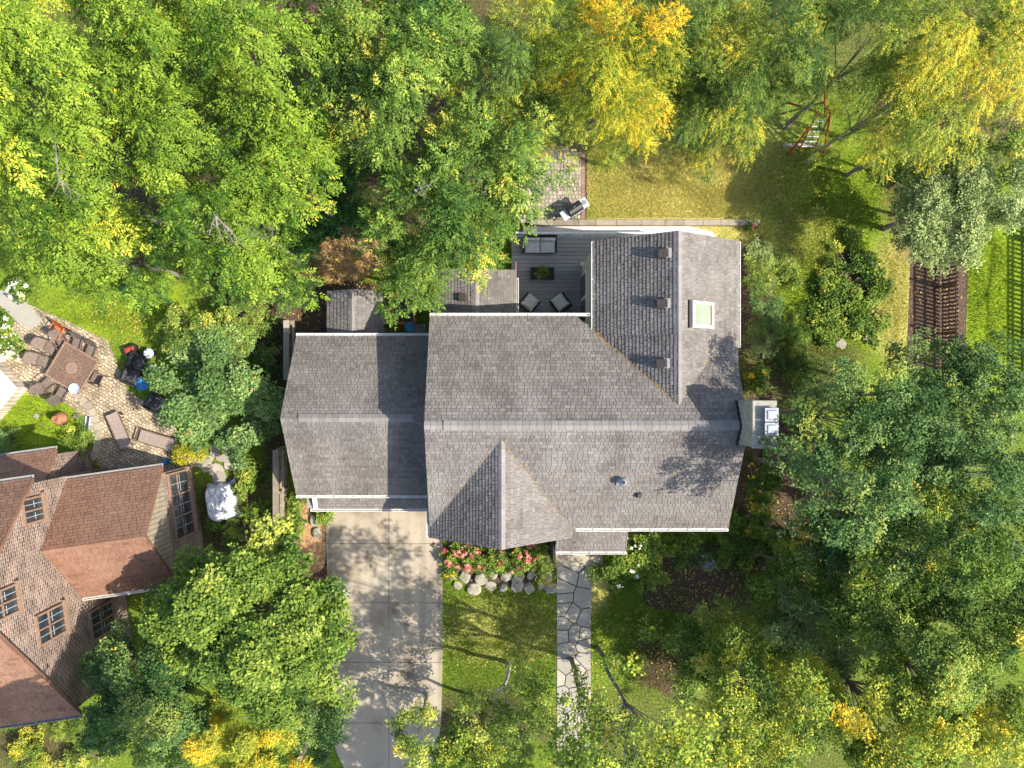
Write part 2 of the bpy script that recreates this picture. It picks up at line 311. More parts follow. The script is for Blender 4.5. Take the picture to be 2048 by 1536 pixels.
# ------------------------------------------------------------------ ground
def ground_material():
    m = bpy.data.materials.new('lawn_ground'); m.use_nodes = True; t = m.node_tree; n = t.nodes; L = t.links
    b = n['Principled BSDF']; b.inputs['Roughness'].default_value = .95; b.inputs['Specular IOR Level'].default_value = .1
    tc = n.new('ShaderNodeTexCoord')
    def noise(s, d, off=0):
        mp = n.new('ShaderNodeMapping'); mp.inputs['Location'].default_value = (off, off * .7, 0); L.new(tc.outputs['Object'], mp.inputs[0])
        x = n.new('ShaderNodeTexNoise'); x.inputs['Scale'].default_value = s; x.inputs['Detail'].default_value = d; L.new(mp.outputs[0], x.inputs['Vector']); return x.outputs[0]
    def ramp(f, st):
        c = n.new('ShaderNodeValToRGB'); e = c.color_ramp.elements
        while len(e) < len(st): e.new(.5)
        for i, (p, q) in enumerate(st): e[i].position = p; e[i].color = (*q, 1)
        L.new(f, c.inputs[0]); return c.outputs[0]
    fine = noise(9, 10); wob = noise(.9, 6, 5)
    green = ramp(fine, [(.3, (.06, .11, .012)), (.5, (.13, .20, .02)), (.7, (.24, .29, .04))])
    bright = ramp(fine, [(.3, (.14, .23, .014)), (.5, (.25, .36, .02)), (.7, (.36, .44, .035))])
    dry = ramp(fine, [(.25, (.22, .19, .03)), (.45, (.44, .38, .10)), (.6, (.60, .51, .18)), (.8, (.72, .62, .29))])
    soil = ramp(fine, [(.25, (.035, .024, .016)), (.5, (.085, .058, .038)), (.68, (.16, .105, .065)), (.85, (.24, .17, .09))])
    cur = green
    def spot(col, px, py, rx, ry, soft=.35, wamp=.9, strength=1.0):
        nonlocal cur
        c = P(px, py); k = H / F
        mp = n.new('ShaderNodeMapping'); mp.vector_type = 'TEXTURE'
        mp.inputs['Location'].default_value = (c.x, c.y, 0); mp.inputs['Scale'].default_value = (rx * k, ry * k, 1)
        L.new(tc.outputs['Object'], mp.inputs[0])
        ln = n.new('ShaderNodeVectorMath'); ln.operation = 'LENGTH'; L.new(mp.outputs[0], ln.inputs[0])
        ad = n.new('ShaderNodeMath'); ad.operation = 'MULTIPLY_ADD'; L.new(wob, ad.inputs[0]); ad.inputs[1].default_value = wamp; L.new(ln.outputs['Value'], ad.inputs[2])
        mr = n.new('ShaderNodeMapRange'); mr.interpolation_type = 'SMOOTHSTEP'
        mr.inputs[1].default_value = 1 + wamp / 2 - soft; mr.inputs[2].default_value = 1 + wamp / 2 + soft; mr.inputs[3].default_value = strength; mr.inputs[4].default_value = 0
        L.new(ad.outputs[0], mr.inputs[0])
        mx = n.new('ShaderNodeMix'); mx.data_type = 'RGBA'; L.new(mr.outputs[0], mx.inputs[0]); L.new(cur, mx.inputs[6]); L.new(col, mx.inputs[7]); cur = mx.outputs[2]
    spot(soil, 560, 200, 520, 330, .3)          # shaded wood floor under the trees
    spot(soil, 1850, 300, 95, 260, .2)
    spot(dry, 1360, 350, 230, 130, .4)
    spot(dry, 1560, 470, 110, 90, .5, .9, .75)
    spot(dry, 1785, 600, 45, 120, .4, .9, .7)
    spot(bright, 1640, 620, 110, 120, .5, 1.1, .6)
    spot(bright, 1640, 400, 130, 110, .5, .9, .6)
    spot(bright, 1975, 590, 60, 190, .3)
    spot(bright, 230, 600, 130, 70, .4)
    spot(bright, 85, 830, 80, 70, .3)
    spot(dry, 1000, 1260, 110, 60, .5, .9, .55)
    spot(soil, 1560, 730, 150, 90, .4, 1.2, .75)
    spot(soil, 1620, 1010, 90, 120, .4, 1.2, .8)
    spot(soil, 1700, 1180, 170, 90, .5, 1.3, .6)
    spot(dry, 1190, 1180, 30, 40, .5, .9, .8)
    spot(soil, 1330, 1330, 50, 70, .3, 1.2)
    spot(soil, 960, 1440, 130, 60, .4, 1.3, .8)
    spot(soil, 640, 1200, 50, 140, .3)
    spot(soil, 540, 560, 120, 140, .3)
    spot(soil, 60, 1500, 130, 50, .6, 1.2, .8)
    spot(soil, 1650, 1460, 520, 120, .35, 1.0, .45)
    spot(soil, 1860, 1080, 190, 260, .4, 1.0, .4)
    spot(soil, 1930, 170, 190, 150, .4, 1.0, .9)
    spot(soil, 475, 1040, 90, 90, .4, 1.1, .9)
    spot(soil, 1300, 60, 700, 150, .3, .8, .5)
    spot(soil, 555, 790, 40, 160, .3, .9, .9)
    L.new(cur, b.inputs['Base Color'])
    bp = n.new('ShaderNodeBump'); bp.inputs['Strength'].default_value = .8; bp.inputs['Distance'].default_value = .06
    L.new(noise(16, 6, 2), bp.inputs['Height']); L.new(bp.outputs[0], b.inputs['Normal'])
    return m
mb = MB(); S = 700
gx = [-S, -60, 0, 60, S]
mb.v = [(x, y, 0) for x in gx for y in gx]
mb.f = [(i * 5 + j, (i + 1) * 5 + j, (i + 1) * 5 + j + 1, i * 5 + j + 1) for i in range(4) for j in range(4)]; mb.t = [.5] * 16
build('ground', mb, ground_material(), kind='structure')

# driveway: slabs with saw-cut joints
dl, dr = P(649, 1020).x, P(885, 1020).x
mb = MB()
dpoly = pxpoly([(649, 1005), (885, 1005), (885, 1300), (882, 1450), (860, 1560), (700, 1560), (672, 1500), (664, 1420), (660, 1300)])
ysp = [P(0, y).y for y in (1005, 1087, 1205, 1324, 1445, 1565)]; xm = P(778, 0).x
planes = [left_of(dpoly[i], dpoly[(i + 1) % len(dpoly)]) for i in range(len(dpoly))]
jb = MB().prism(dpoly, -.1, .03); build('driveway_bed', jb, M['joint'], kind='structure')
for i in range(5):
    for (x0, x1) in ((dl - .5, xm - .012), (xm + .012, dr + .3)):
        c = clip([(x0, ysp[i + 1] + .012), (x1, ysp[i + 1] + .012), (x1, ysp[i] - .012), (x0, ysp[i] - .012)], planes)
        if c: mb.prism(c, -.05, .055 + random.uniform(0, .003), random.random())
M['drive'] = mat('worn_driveway_concrete', [(0.25, (.17, .14, .105)), (0.38, (.31, .26, .195)), (0.46, (.40, .34, .26)), (0.55, (.43, .37, .28)), (0.66, (.46, .395, .305)), (0.8, (.53, .46, .36))], .55, 12, .9, .25, 40)
def stains(m, spots):
    t = m.node_tree; n = t.nodes; L = t.links; b = n['Principled BSDF']; cur = b.inputs['Base Color'].links[0].from_socket
    tc = n.new('ShaderNodeTexCoord'); no = n.new('ShaderNodeTexNoise'); no.inputs['Scale'].default_value = 4; no.inputs['Detail'].default_value = 6; L.new(tc.outputs['Object'], no.inputs['Vector'])
    for px, py, rx, ry, s in spots:
        c = P(px, py); mp = n.new('ShaderNodeMapping'); mp.vector_type = 'TEXTURE'; mp.inputs['Location'].default_value = (c.x, c.y, 0); mp.inputs['Scale'].default_value = (rx * H / F, ry * H / F, 1); L.new(tc.outputs['Object'], mp.inputs[0])
        ln = n.new('ShaderNodeVectorMath'); ln.operation = 'LENGTH'; L.new(mp.outputs[0], ln.inputs[0])
        ad = n.new('ShaderNodeMath'); ad.operation = 'ADD'; L.new(ln.outputs['Value'], ad.inputs[0]); L.new(no.outputs[0], ad.inputs[1])
        mr = n.new('ShaderNodeMapRange'); mr.inputs[1].default_value = .9; mr.inputs[2].default_value = 1.6; mr.inputs[3].default_value = s; mr.inputs[4].default_value = 0; L.new(ad.outputs[0], mr.inputs[0])
        mx = n.new('ShaderNodeMix'); mx.data_type = 'RGBA'; L.new(mr.outputs[0], mx.inputs[0]); L.new(cur, mx.inputs[6]); mx.inputs[7].default_value = (.09, .07, .055, 1); cur = mx.outputs[2]
    L.new(cur, b.inputs['Base Color'])
stains(M['drive'], [(738, 1112, 10, 16, .75), (742, 1132, 5, 7, .9), (715, 1180, 9, 200, .22), (745, 1200, 9, 220, .18), (815, 1180, 9, 210, .2), (846, 1170, 9, 190, .22), (835, 1098, 9, 7, .6), (700, 1060, 5, 5, .5), (812, 1250, 7, 9, .5), (660, 1200, 6, 260, .35), (880, 1250, 6, 260, .3)])
build('driveway', mb, M['drive'], kind='structure')

# flagstone walk
fp = [(1115, 1132), (1182, 1132), (1182, 1180), (1180, 1230), (1182, 1300), (1180, 1400), (1172, 1500), (1122, 1500), (1118, 1400), (1117, 1280), (1113, 1200)]
fpoly = pxpoly(fp)
sheet('path_bed', fpoly, .008, M['joint'])
bb = (min(p[0] for p in fpoly), min(p[1] for p in fpoly), max(p[0] for p in fpoly), max(p[1] for p in fpoly))
rr = random.Random(3); pts = []
while len(pts) < 34:
    q = (rr.uniform(bb[0], bb[2]), rr.uniform(bb[1], bb[3]))
    if all(math.hypot(q[0] - a[0], q[1] - a[1]) > rr.uniform(.3, 1.05) for a in pts): pts.append(q)
mb = MB()
for c in voronoi_cells([(1, 0, bb[2] - .02), (-1, 0, -bb[0] - .02)], bb, pts, .05): mb.prism(c, 0, .035 + rr.uniform(0, .015), rr.random())
build('path', mb, M['flagstone'], kind='structure', bevel=.012)

# mulch beds and leaf-littered ground, each a sheet of its own
k = H / F
def bed(name, px, py, rx, ry, m, z, seed, rough=.14):
    c = P(px, py); return sheet(name, blob(c, rx * k, ry * k, 60, rough, seed), z, m)
bed('leaf_litter_ground', 665, 510, 110, 60, M['leaf_litter'], .012, 4)
bed('mulch_bed', 680, 620, 110, 60, M['mulch'], .008, 14, .05)
bed('mulch_bed', 1395, 1160, 120, 75, M['mulch'], .012, 5)
bed('mulch_bed', 1000, 1120, 130, 50, M['mulch'], .008, 6, .05)
bed('mulch_bed', 618, 1070, 42, 85, M['leaf_litter'], .012, 8, .1)
bed('mulch_bed', 1530, 960, 60, 190, M['mulch'], .012, 9)
bed('mulch_bed', 1512, 600, 40, 120, M['mulch'], .008, 10)
mb = MB(); 
sheet('mulch_strip', pxpoly([(1815, 100), (1935, 100), (1932, 400), (1935, 560), (1930, 740), (1812, 740), (1822, 500)]), .008, M['mulch'])
bed('garden_soil', 1700, 585, 56, 84, M['mulch'], .012, 11, .06)

# pavers of the back patio: real stones
mb = MB(); x0, x1 = P(1080, 0).x, P(1162, 0).x; y = P(0, 446).y; yt = P(0, 300).y
sheet('patio_bed', [(x0 - 1.2, y), (x1 + .3, y), (x1 + .3, yt + .3), (x0 - 1.2, yt + .3)], .012, M['joint'])
rr = random.Random(5); row = 0; x0 -= 1.1
while y < yt - .05:
    h = .21; x = x0 - rr.uniform(0, .2)
    while x < x1 - .03:
        wd = rr.choice((.16, .21, .21, .32)); wd = min(wd, x1 - x)
        if wd > .06: mb.box((x + wd / 2, y + h / 2, .02), (wd - .025, h - .025, .05), tint=rr.random())
        x += wd
    y += h
build('patio', mb, M['paver'], kind='structure')
mb = MB(); y = P(0, 446).y
while y < yt + .2:
    mb.box((x1 + .1, y + .1, .022), (.19, .185, .05), tint=rr.random()); y += .2
x = x0
while x < x1:
    mb.box((x + .1, yt + .13, .022), (.185, .19, .05), tint=rr.random()); x += .2
build('patio_border', mb, M['paver_red'], kind='structure')

# neighbour's round cobbled patio
np_ = pxpoly([(30, 640), (60, 610), (130, 640), (215, 680), (235, 730), (255, 780), (330, 830), (370, 880), (400, 930), (350, 950), (210, 945), (195, 930), (190, 880), (165, 830), (120, 800), (60, 790), (0, 760), (-60, 740), (-60, 690), (15, 690)])
sheet('neighbour_patio', np_, .012, M['cobble'])
mb = MB(); rr = random.Random(2)
for i in range(15):       # curved edging stones
    a = R(-62 + i * 9); c = P(100, 870)
    mb.box((c.x + 2.55 * math.cos(a), c.y + 2.55 * math.sin(a), .03), (.34, .36, .06), a, tint=rr.random())
build('patio_edging', mb, M['paver'], kind='structure')
sheet('stone_path', pxpoly([(0, 580), (40, 590), (85, 640), (60, 660), (30, 640), (0, 610)]), .016, M['flagstone'])
# flat stones beside the neighbour's bush
mb = MB(); rr = random.Random(9)
for i in range(16):
    c = P(425 + rr.uniform(-28, 45) , 905 + i * 6 + rr.uniform(-20, 20)); pl = blob(c, rr.uniform(.25, .5), rr.uniform(.2, .4), 10, .2, i)
    mb.prism(pl, 0, .06 + rr.uniform(0, .04) + i * .001, rr.random())
build('stepping_stones', mb, M['flagstone'], kind='structure')

# ------------------------------------------------------------------ roofs
def slope(name, parent, A, B, up, length, m, planes=(), expo=.158, tab=.215, seed=0, thick=.016, under=None):
    """one roof slope laid with shingle tabs: eave A->B, 'up' the up-slope unit vector; planes clip in plan"""
    rr = random.Random(seed); A = Vector(A); B = Vector(B); up = Vector(up).normalized()
    e = (B - A); Lx = e.length; e.normalize(); nrm = e.cross(up).normalized()
    if nrm.z < 0: nrm = -nrm
    mb = MB()
    # half-planes from plan (x,y) into slope (u,v)
    pl = [(a * e.x + b * e.y, a * up.x + b * up.y, c - a * A.x - b * A.y) for a, b, c in planes]
    pl += [(0, 1, length), (1, 0, Lx), (-1, 0, 0)]
    base = clip([(0, 0), (Lx, 0), (Lx, length), (0, length)], pl)
    flip = e.cross(up).z < 0
    def add(poly, offs, t):
        vs = [A + e * u + up * v + nrm * o for (u, v), o in zip(poly, offs)]
        f = tuple(range(len(poly)))
        mb.add(vs, [f[::-1] if flip else f], t)
    if base:
        add(base, [-.004] * len(base), .0)
        n = len(base)      # roof deck: closed underside so the roof has thickness
        top = [A + e * u + up * v - nrm * .004 for u, v in base]; bot = [p - nrm * .14 for p in top]
        mb.add(top + bot, [tuple(range(n, 2 * n)) if flip else tuple(range(2 * n - 1, n - 1, -1))] + [(i, (i + 1) % n, n + (i + 1) % n, n + i) for i in range(n)], .2)
    rows = int(length / expo) + 1
    for r in range(rows):
        v0 = r * expo; u = -rr.uniform(0, tab); rt = rr.uniform(-.06, .06)
        while u < Lx:
            wd = tab * rr.choice((.6, .8, 1, 1.1, 1.3)); wear = .42 * mnoise.noise(Vector((u * .8, v0 * .22, seed))) + .3 * mnoise.noise(Vector((u * .25, v0 * .3, seed + 9))); t = min(1, max(.2, rr.gauss(.52, .095) + rt + wear * .62)); th = thick * rr.choice((.85, 1, 1.2))
            c = clip([(u + .010, v0), (u + wd - .010, v0), (u + wd - .010, v0 + expo - .019), (u + .010, v0 + expo - .019)], pl)  # gap above each tab bares dark underlay, painting a shadow line per course
            if c:
                add(c, [th * (1 - (v - v0) / expo) + .002 for _, v in c], t)
                lo = sorted(p[0] for p in c if abs(p[1] - v0) < 1e-5)
                if len(lo) >= 2:
                    a0 = A + e * lo[0] + up * v0; b0 = A + e * lo[-1] + up * v0
                    mb.add([a0, b0, b0 + nrm * (th + .002), a0 + nrm * (th + .002)], [(0, 1, 2, 3)], t * .3)  # butt face tinted darker to deepen the painted shadow line
            u += wd
    return build(name, mb, m, parent)

def ridge_caps(name, parent, a, b, sl1, sl2, wd, m, step=.24, lift=.03, seed=1):
    """overlapping cap pieces folded over the ridge a->b; sl1/sl2 are unit vectors falling to the two sides"""
    rr = random.Random(seed); a = Vector(a); b = Vector(b); d = (b - a); n = max(1, int(d.length / step)); st = d / n
    s1 = Vector(sl1).normalized(); s2 = Vector(sl2).normalized(); up = Vector((0, 0, 1)); mb = MB()
    for i in range(n):
        p = a + st * i; q = p + st * 1.02; t = min(1, max(0, rr.gauss(.5, .25)))
        h0, h1 = lift + .012, lift
        vs = [p + up * h0, q + up * h1, q + s1 * wd + up * h1, p + s1 * wd + up * h0, q + s2 * wd + up * h1, p + s2 * wd + up * h0,
              p + s1 * wd - up * .02, q + s1 * wd - up * .02, p + s2 * wd - up * .02, q + s2 * wd - up * .02, p - up * .0]
        mb.add(vs, [(0, 1, 2, 3), (1, 0, 5, 4), (3, 2, 7, 6), (4, 5, 8, 9), (0, 3, 6, 10), (5, 0, 10, 8)], t)
    return build(name, mb, m, parent)

def gutter(parent, a, b, out, name='gutter', wd=.13, m=None, hang=.85):
    """open trough along the eave a->b with hanger straps; out = outward unit vector"""
    a = Vector(a); b = Vector(b); d = (b - a); L = d.length; u = d / L; o = Vector(out).normalized(); mb = MB(); z = Vector((0, 0, 1))
    def bar(p, q, w2, h):   # bar of width w2 (outward) and height h from p to q
        vs = []
        for s in (p, q):
            for i, j in ((0, 0), (w2, 0), (w2, h), (0, h)): vs.append(s + o * i + z * j)
        mb.add(vs, [(3, 2, 1, 0), (4, 5, 6, 7), (0, 1, 5, 4), (1, 2, 6, 5), (2, 3, 7, 6), (3, 0, 4, 7)])
    bar(a - z * .11, b - z * .11, .02, .11)
    bar(a + o * .02 - z * .11, b + o * .02 - z * .11, wd - .04, .015)
    bar(a + o * (wd - .02) - z * .112, b + o * (wd - .02) - z * .112, .03, .125)
    n = max(1, int(L / hang))
    for i in range(n + 1):
        p = a + u * (L * i / n - .02) if i else a
        bar(p + o * .018 - z * .01, p + u * .035 + o * .018 - z * .01, wd - .036, .018)
    return build(name, mb, m or M['gutter'], parent)

def solid(mb, poly, z0, z1, t=.5): mb.prism(poly, z0, z1, t)

# ------------------------------------------------------------------ the grey-roofed house
HOUSE = thing('house', 'large house with grey shingle roofs, white gutters and a side chimney', 'house', (3.9, -1.7, 0))
XW, XE, YN, YS, YR = -2.87, 10.77, 3.15, -6.55, -1.70
ZR, ZE = 7.62, 4.95
half = YN - YR; rise = ZR - ZE; Ls = math.hypot(half, rise)
upN = Vector((0, -half, rise)); upS = Vector((0, half, rise))
WXL, WXM, WXR, WZR, WZE, WYN = 4.62, 7.92, 11.21, 7.17, 5.0, 6.58
apex = (7.92, -.80); vW = (4.62, 2.38); vE = (11.21, 2.5)
# walls
wl = MB()
wl.prism([(XW + .3, YS + .35), (XE - .3, YS + .35), (XE - .3, YN - .35), (XW + .3, YN - .35)], 0, ZE - .12)
for x in (XW + .31, XE - .31):
    wl.add([(x - .1, YS + .35, ZE - .12), (x - .1, YN - .35, ZE - .12), (x - .1, YR, ZR - .25), (x + .1, YS + .35, ZE - .12), (x + .1, YN - .35, ZE - .12), (x + .1, YR, ZR - .25)],
           [(0, 1, 2), (5, 4, 3), (0, 2, 5, 3), (2, 1, 4, 5)])
wl.prism([(WXL + .03, YN - .34), (WXR - .3, YN - .34), (WXR - .3, WYN - .3), (WXL + .03, WYN - .3)], 0, WZE - .14)
wl.add([(WXL + .05, WYN - .31, WZE - .14), (WXR - .32, WYN - .31, WZE - .14), (WXM, WYN - .31, WZR - .25), (WXL + .05, WYN - .5, WZE - .14), (WXR - .32, WYN - .5, WZE - .14), (WXM, WYN - .5, WZR - .25)], [(0, 1, 2), (5, 4, 3)])
FGX, FGZ, FGE, FGY = .38, 7.27, 4.93, -6.98; fh = 3.28
wl.prism([(FGX - fh + .35, FGY + .3), (FGX + fh - .5, FGY + .3), (FGX + fh - .5, YS + .34), (FGX - fh + .35, YS + .34)], 0, FGE - .14)
wl.add([(FGX - fh + .35, FGY + .31, FGE - .14), (FGX + fh - .35, FGY + .31, FGE - .14), (FGX, FGY + .31, FGZ - .25), (FGX, FGY + .6, FGZ - .25)], [(0, 1, 2), (0, 2, 3), (2, 1, 3)])
build('wall', wl, M['siding'], HOUSE)
# main roof
aN, bN = (XW, YN, ZE), (XE, YN, ZE)
lw = left_of(vW, apex)     # keep left/right of the valleys
W_plane = (lambda q: (-q[0], -q[1], -q[2]))(left_of(vW, apex))
def keep_side(p, q, pt):
    a, b, c = left_of(p, q)
    return (a, b, c) if a * pt[0] + b * pt[1] <= c else (-a, -b, -c)
slope('roof', HOUSE, aN, bN, upN, Ls, M['shingle'], [keep_side(vW, apex, (0, 2)), (1, 0, 7.92)], seed=1)
slope('roof', HOUSE, aN, bN, upN, Ls, M['shingle'], [(-1, 0, -7.92)], seed=2)
slope('roof', HOUSE, (XW, YS, ZE), (XE, YS, ZE), upS, Ls, M['shingle'], seed=3)
ridge_caps('ridge_vent', HOUSE, (P(887, 0, ZR).x, YR, ZR), (P(1492, 0, ZR).x, YR, ZR), (0, half, -rise), (0, -half, -rise), .24, M['shingle_cap'], .3, .06)
ridge_caps('ridge_cap', HOUSE, (XW, YR, ZR), (P(887, 0, ZR).x, YR, ZR), (0, half, -rise), (0, -half, -rise), .2, M['shingle_cap'], .24, .02)
# north wing
wh = WXM - WXL; wr = WZR - WZE; Lw = math.hypot(wh, wr)
slope('roof', HOUSE, (WXL, 2.2, WZE), (WXL, WYN, WZE), (wh, 0, wr), Lw, M['shingle'], expo=.17, seed=4, thick=.03)
slope('roof', HOUSE, (WXL + .03, -1.0, WZE + .02), (WXL + .03, 2.2, WZE + .02), (wh, 0, wr), Lw - .03, M['shingle'], [keep_side(vW, apex, (7, 5))], expo=.17, seed=14, thick=.03)
slope('roof', HOUSE, (WXR, -.9, WZE), (WXR, WYN, WZE), (-wh, 0, wr), Lw, M['shingle'], expo=.17, seed=5)
ridge_caps('ridge_cap', HOUSE, (WXM, WYN, WZR), (WXM, -.85, WZR), (-wh, 0, -wr), (wh, 0, -wr), .2, M['shingle_cap'], .24, .02, 3)
# front gable
fr = FGZ - FGE; FGR = fr; Lf = math.hypot(fh, fr)
slope('roof', HOUSE, (FGX - fh, -6.98, FGE), (FGX - fh, -2.2, FGE), (fh, 0, fr), Lf, M['shingle'], expo=.17, seed=6, thick=.03)
slope('roof', HOUSE, (FGX + fh, -6.98, FGE), (FGX + fh, -2.2, FGE), (-fh, 0, fr), Lf, M['shingle'], expo=.17, seed=7)
ridge_caps('ridge_cap', HOUSE, (FGX, -6.99, FGZ), (FGX, -2.25, FGZ), (-fh, 0, -fr), (fh, 0, -fr), .2, M['shingle_cap'], .24, .02, 4)
# garage
GX0, GX1, GYN, GYS, GZE, GZR = -9.5, XW + .3, 2.37, -5.33, 3.05, 5.62; GYR = (GYN + GYS) / 2; gh = GYN - GYR; gr = GZR - GZE; Lg = math.hypot(gh, gr)
gw = MB(); gw.prism([(GX0 + .3, GYS + .45), (GX1, GYS + .45), (GX1, GYN - .35), (GX0 + .3, GYN - .35)], 0, GZE - .14)
gw.add([(GX0 + .3, GYS + .45, GZE - .14), (GX0 + .3, GYN - .35, GZE - .14), (GX0 + .3, GYR, GZR - .3), (GX0 + .5, GYR, GZR - .3)], [(0, 2, 1), (0, 3, 2), (1, 2, 3)])
build('garage_wall', gw, M['siding'], HOUSE)
slope('garage_roof', HOUSE, (GX0, GYN, GZE), (GX1, GYN, GZE), (0, -gh, gr), Lg, M['shingle'], seed=8)
slope('garage_roof', HOUSE, (GX0, GYS, GZE), (GX1, GYS, GZE), (0, gh, gr), Lg, M['shingle'], seed=9)
ridge_caps('ridge_vent', HOUSE, (P(597, 0, GZR).x, GYR, GZR), (P(826, 0, GZR).x, GYR, GZR), (0, gh, -gr), (0, -gh, -gr), .22, M['shingle_cap'], .3, .05, 5)
# skirt roof above the garage door
slope('skirt_roof', HOUSE, (-8.55, -6.08, 2.5), (XW + .1, -6.08, 2.5), (0, 1.2, .62), 1.36, M['shingle'], seed=10)
build('skirt_trim', MB().box((-8.68, -5.6, 2.74), (.22, 1.1, .05), rx=math.atan2(.62, 1.2)), M['white_trim'], HOUSE)
build('skirt_side', MB().box((-8.98, -5.55, 2.3), (.3, 1.0, .3)), M['vent_metal'], HOUSE)
gd = MB()
for i in range(4): gd.box((-5.85, GYS + .43, .35 + i * .57), (4.9, .05, .55))
build('garage_door', gd, M['white_trim'], HOUSE)
# porch roof over the front door
slope('porch_roof', HOUSE, (3.1, -8.13, 2.72), (6.53, -8.13, 2.72), (0, 1.9, .85), 2.08, M['shingle'], seed=11)
gutter(HOUSE, (3.12, -8.13, 2.72), (6.53, -8.13, 2.72), (0, -1, 0), hang=.7)
build('porch_post', MB().box((3.3, -8.0, 1.4), (.2, .2, 2.5)), M['white_trim'], HOUSE)
build('porch_post', MB().box((6.3, -8.0, 1.4), (.2, .2, 2.5)), M['white_trim'], HOUSE)
build('porch_side', MB().box((3.02, -7.9, 1.35), (.12, 1.9, 2.7)), M['wicker'], HOUSE)
sp = [P(1115, 1103, .2), P(1206, 1103, .2), P(1206, 1135, .2), P(1115, 1135, .2)]
build('porch_step', MB().prism([(3.1, -9.5), (5.8, -9.5), (5.8, -6.3), (3.1, -6.3)], 0, .2), M['concrete'], HOUSE, bevel=.02)
fd = build('front_door', MB().box((4.6, YS + .32, 1.25), (1.0, .06, 2.1)), M['cedar'], HOUSE)
build('handle', MB().box((4.95, YS + .27, 1.15), (.04, .06, .16)), M['metal_silver'], fd)
# low rear extension beside the deck
EX0, EX1, EXM, EYN = P(872, 0, 2.25).x, P(1033, 0, 2.25).x, 0, P(0, 536, 2.9).y
EXM = (EX0 + EX1) / 2; eh = EXM - EX0; er = .72; Le = math.hypot(eh, er)
ew = MB(); ew.prism([(EX0 + .2, 2.7), (EX1 - .2, 2.7), (EX1 - .2, EYN - .25), (EX0 + .2, EYN - .25)], 0, 2.1)
build('wall', ew, M['siding'], HOUSE)
slope('rear_roof', HOUSE, (EX0, 2.75, 2.25), (EX0, EYN, 2.25), (eh, 0, er), Le, M['shingle'], expo=.17, seed=12, thick=.028)
slope('rear_roof', HOUSE, (EX1, 2.75, 2.25), (EX1, EYN, 2.25), (-eh, 0, er), Le, M['shingle'], expo=.17, seed=13)
ridge_caps('ridge_cap', HOUSE, (EXM, 2.9, 2.97), (EXM, EYN, 2.97), (-eh, 0, -er), (eh, 0, -er), .18, M['shingle_cap'], .24, .02, 6)
gutter(HOUSE, (EX0, 2.9, 2.25), (EX0, EYN - .1, 2.25), (-1, 0, 0), wd=.1)
gutter(HOUSE, (EX1, 2.9, 2.25), (EX1, EYN - .4, 2.25), (1, 0, 0), wd=.1)
build('fascia', MB().box((EX1 - .03, 4.6, 2.17), (.05, 3.0, .16)), M['cedar'], HOUSE)
# gutters
gutter(HOUSE, (XW, YN, ZE), (P(1180, 0, ZE).x, YN, ZE), (0, 1, 0))
gutter(HOUSE, (P(1152, 0, ZE).x, YS, ZE), (XE, YS, ZE), (0, -1, 0), m=M['gutter'])
gutter(HOUSE, (GX0, GYN, GZE), (XW, GYN, GZE), (0, 1, 0))
gutter(HOUSE, (GX0, GYS, GZE), (XW, GYS, GZE), (0, -1, 0))
gutter(HOUSE, (-8.95, -6.08, 2.5), (XW, -6.08, 2.5), (0, -1, 0))
gutter(HOUSE, (WXL, 2.25, WZE), (WXL, WYN - .05, WZE), (-1, 0, 0), wd=.1)
gutter(HOUSE, (WXR, 1.7, WZE), (WXR, WYN - .05, WZE), (1, 0, 0), wd=.1)
gutter(HOUSE, (FGX - fh, -6.95, FGE), (FGX - fh, -5.75, FGE), (-1, 0, 0), wd=.1)
# roof vents
def on_wing(px, py):   # a point on the wing's west slope
    z = 6.5
    for _ in range(20):
        p = P(px, py, z); z = WZR - (WXM - p.x) * wr / wh
    return P(px, py, z)
th = math.atan2(wr, wh)
for px, py in ((1326, 508), (1324, 608), (1323, 727)):
    c = on_wing(px, py); mb = MB().box(c + Vector((0, 0, .13)), (.5, .42, .30), 0, 0, -th * .6, taper=.86)
    rv_ = build('roof_vent', mb, M['brown_metal'], HOUSE)
    build('cap', MB().box(c + Vector((.17, 0, .30)), (.24, .41, .05), 0, 0, -th * .3), M['vent_metal'], rv_)  # dark box and pale east piece paint the vent's shaded and sunlit sides
c = P(924, 595, 2.7); build('roof_vent', MB().box(c + Vector((.05, 0, .1)), (.4, .4, .28), 0, 0, -.25, taper=.86), M['brown_metal'], HOUSE)
def on_south(px, py):
    z = 6.3
    for _ in range(20):
        p = P(px, py, z); z = ZR - (YR - p.y) * rise / half
    return P(px, py, z)
c = on_south(1243, 962); mb = MB().tube(c - Vector((0, 0, .1)), c + Vector((0, 0, .35)), .11, .11, 14); mb.lathe([(.05, .34), (.2, .36), (.16, .44), (.05, .52)], c, 14)
mb.box(c + Vector((.02, -.02, .045)), (.5, .44, .03), 0, math.atan2(rise, half))
build('flue_pipe', mb, M['metal_silver'], HOUSE)
build('flue_mouth', MB().tube(c + Vector((0, 0, .521)), c + Vector((0, 0, .53)), .07, .07, 14), M['metal_dark'], HOUSE)
c = on_south(1278, 990); build('roof_vent', MB().box(c + Vector((0, 0, .09)), (.24, .24, .22), taper=.8), M['brown_metal'], HOUSE)
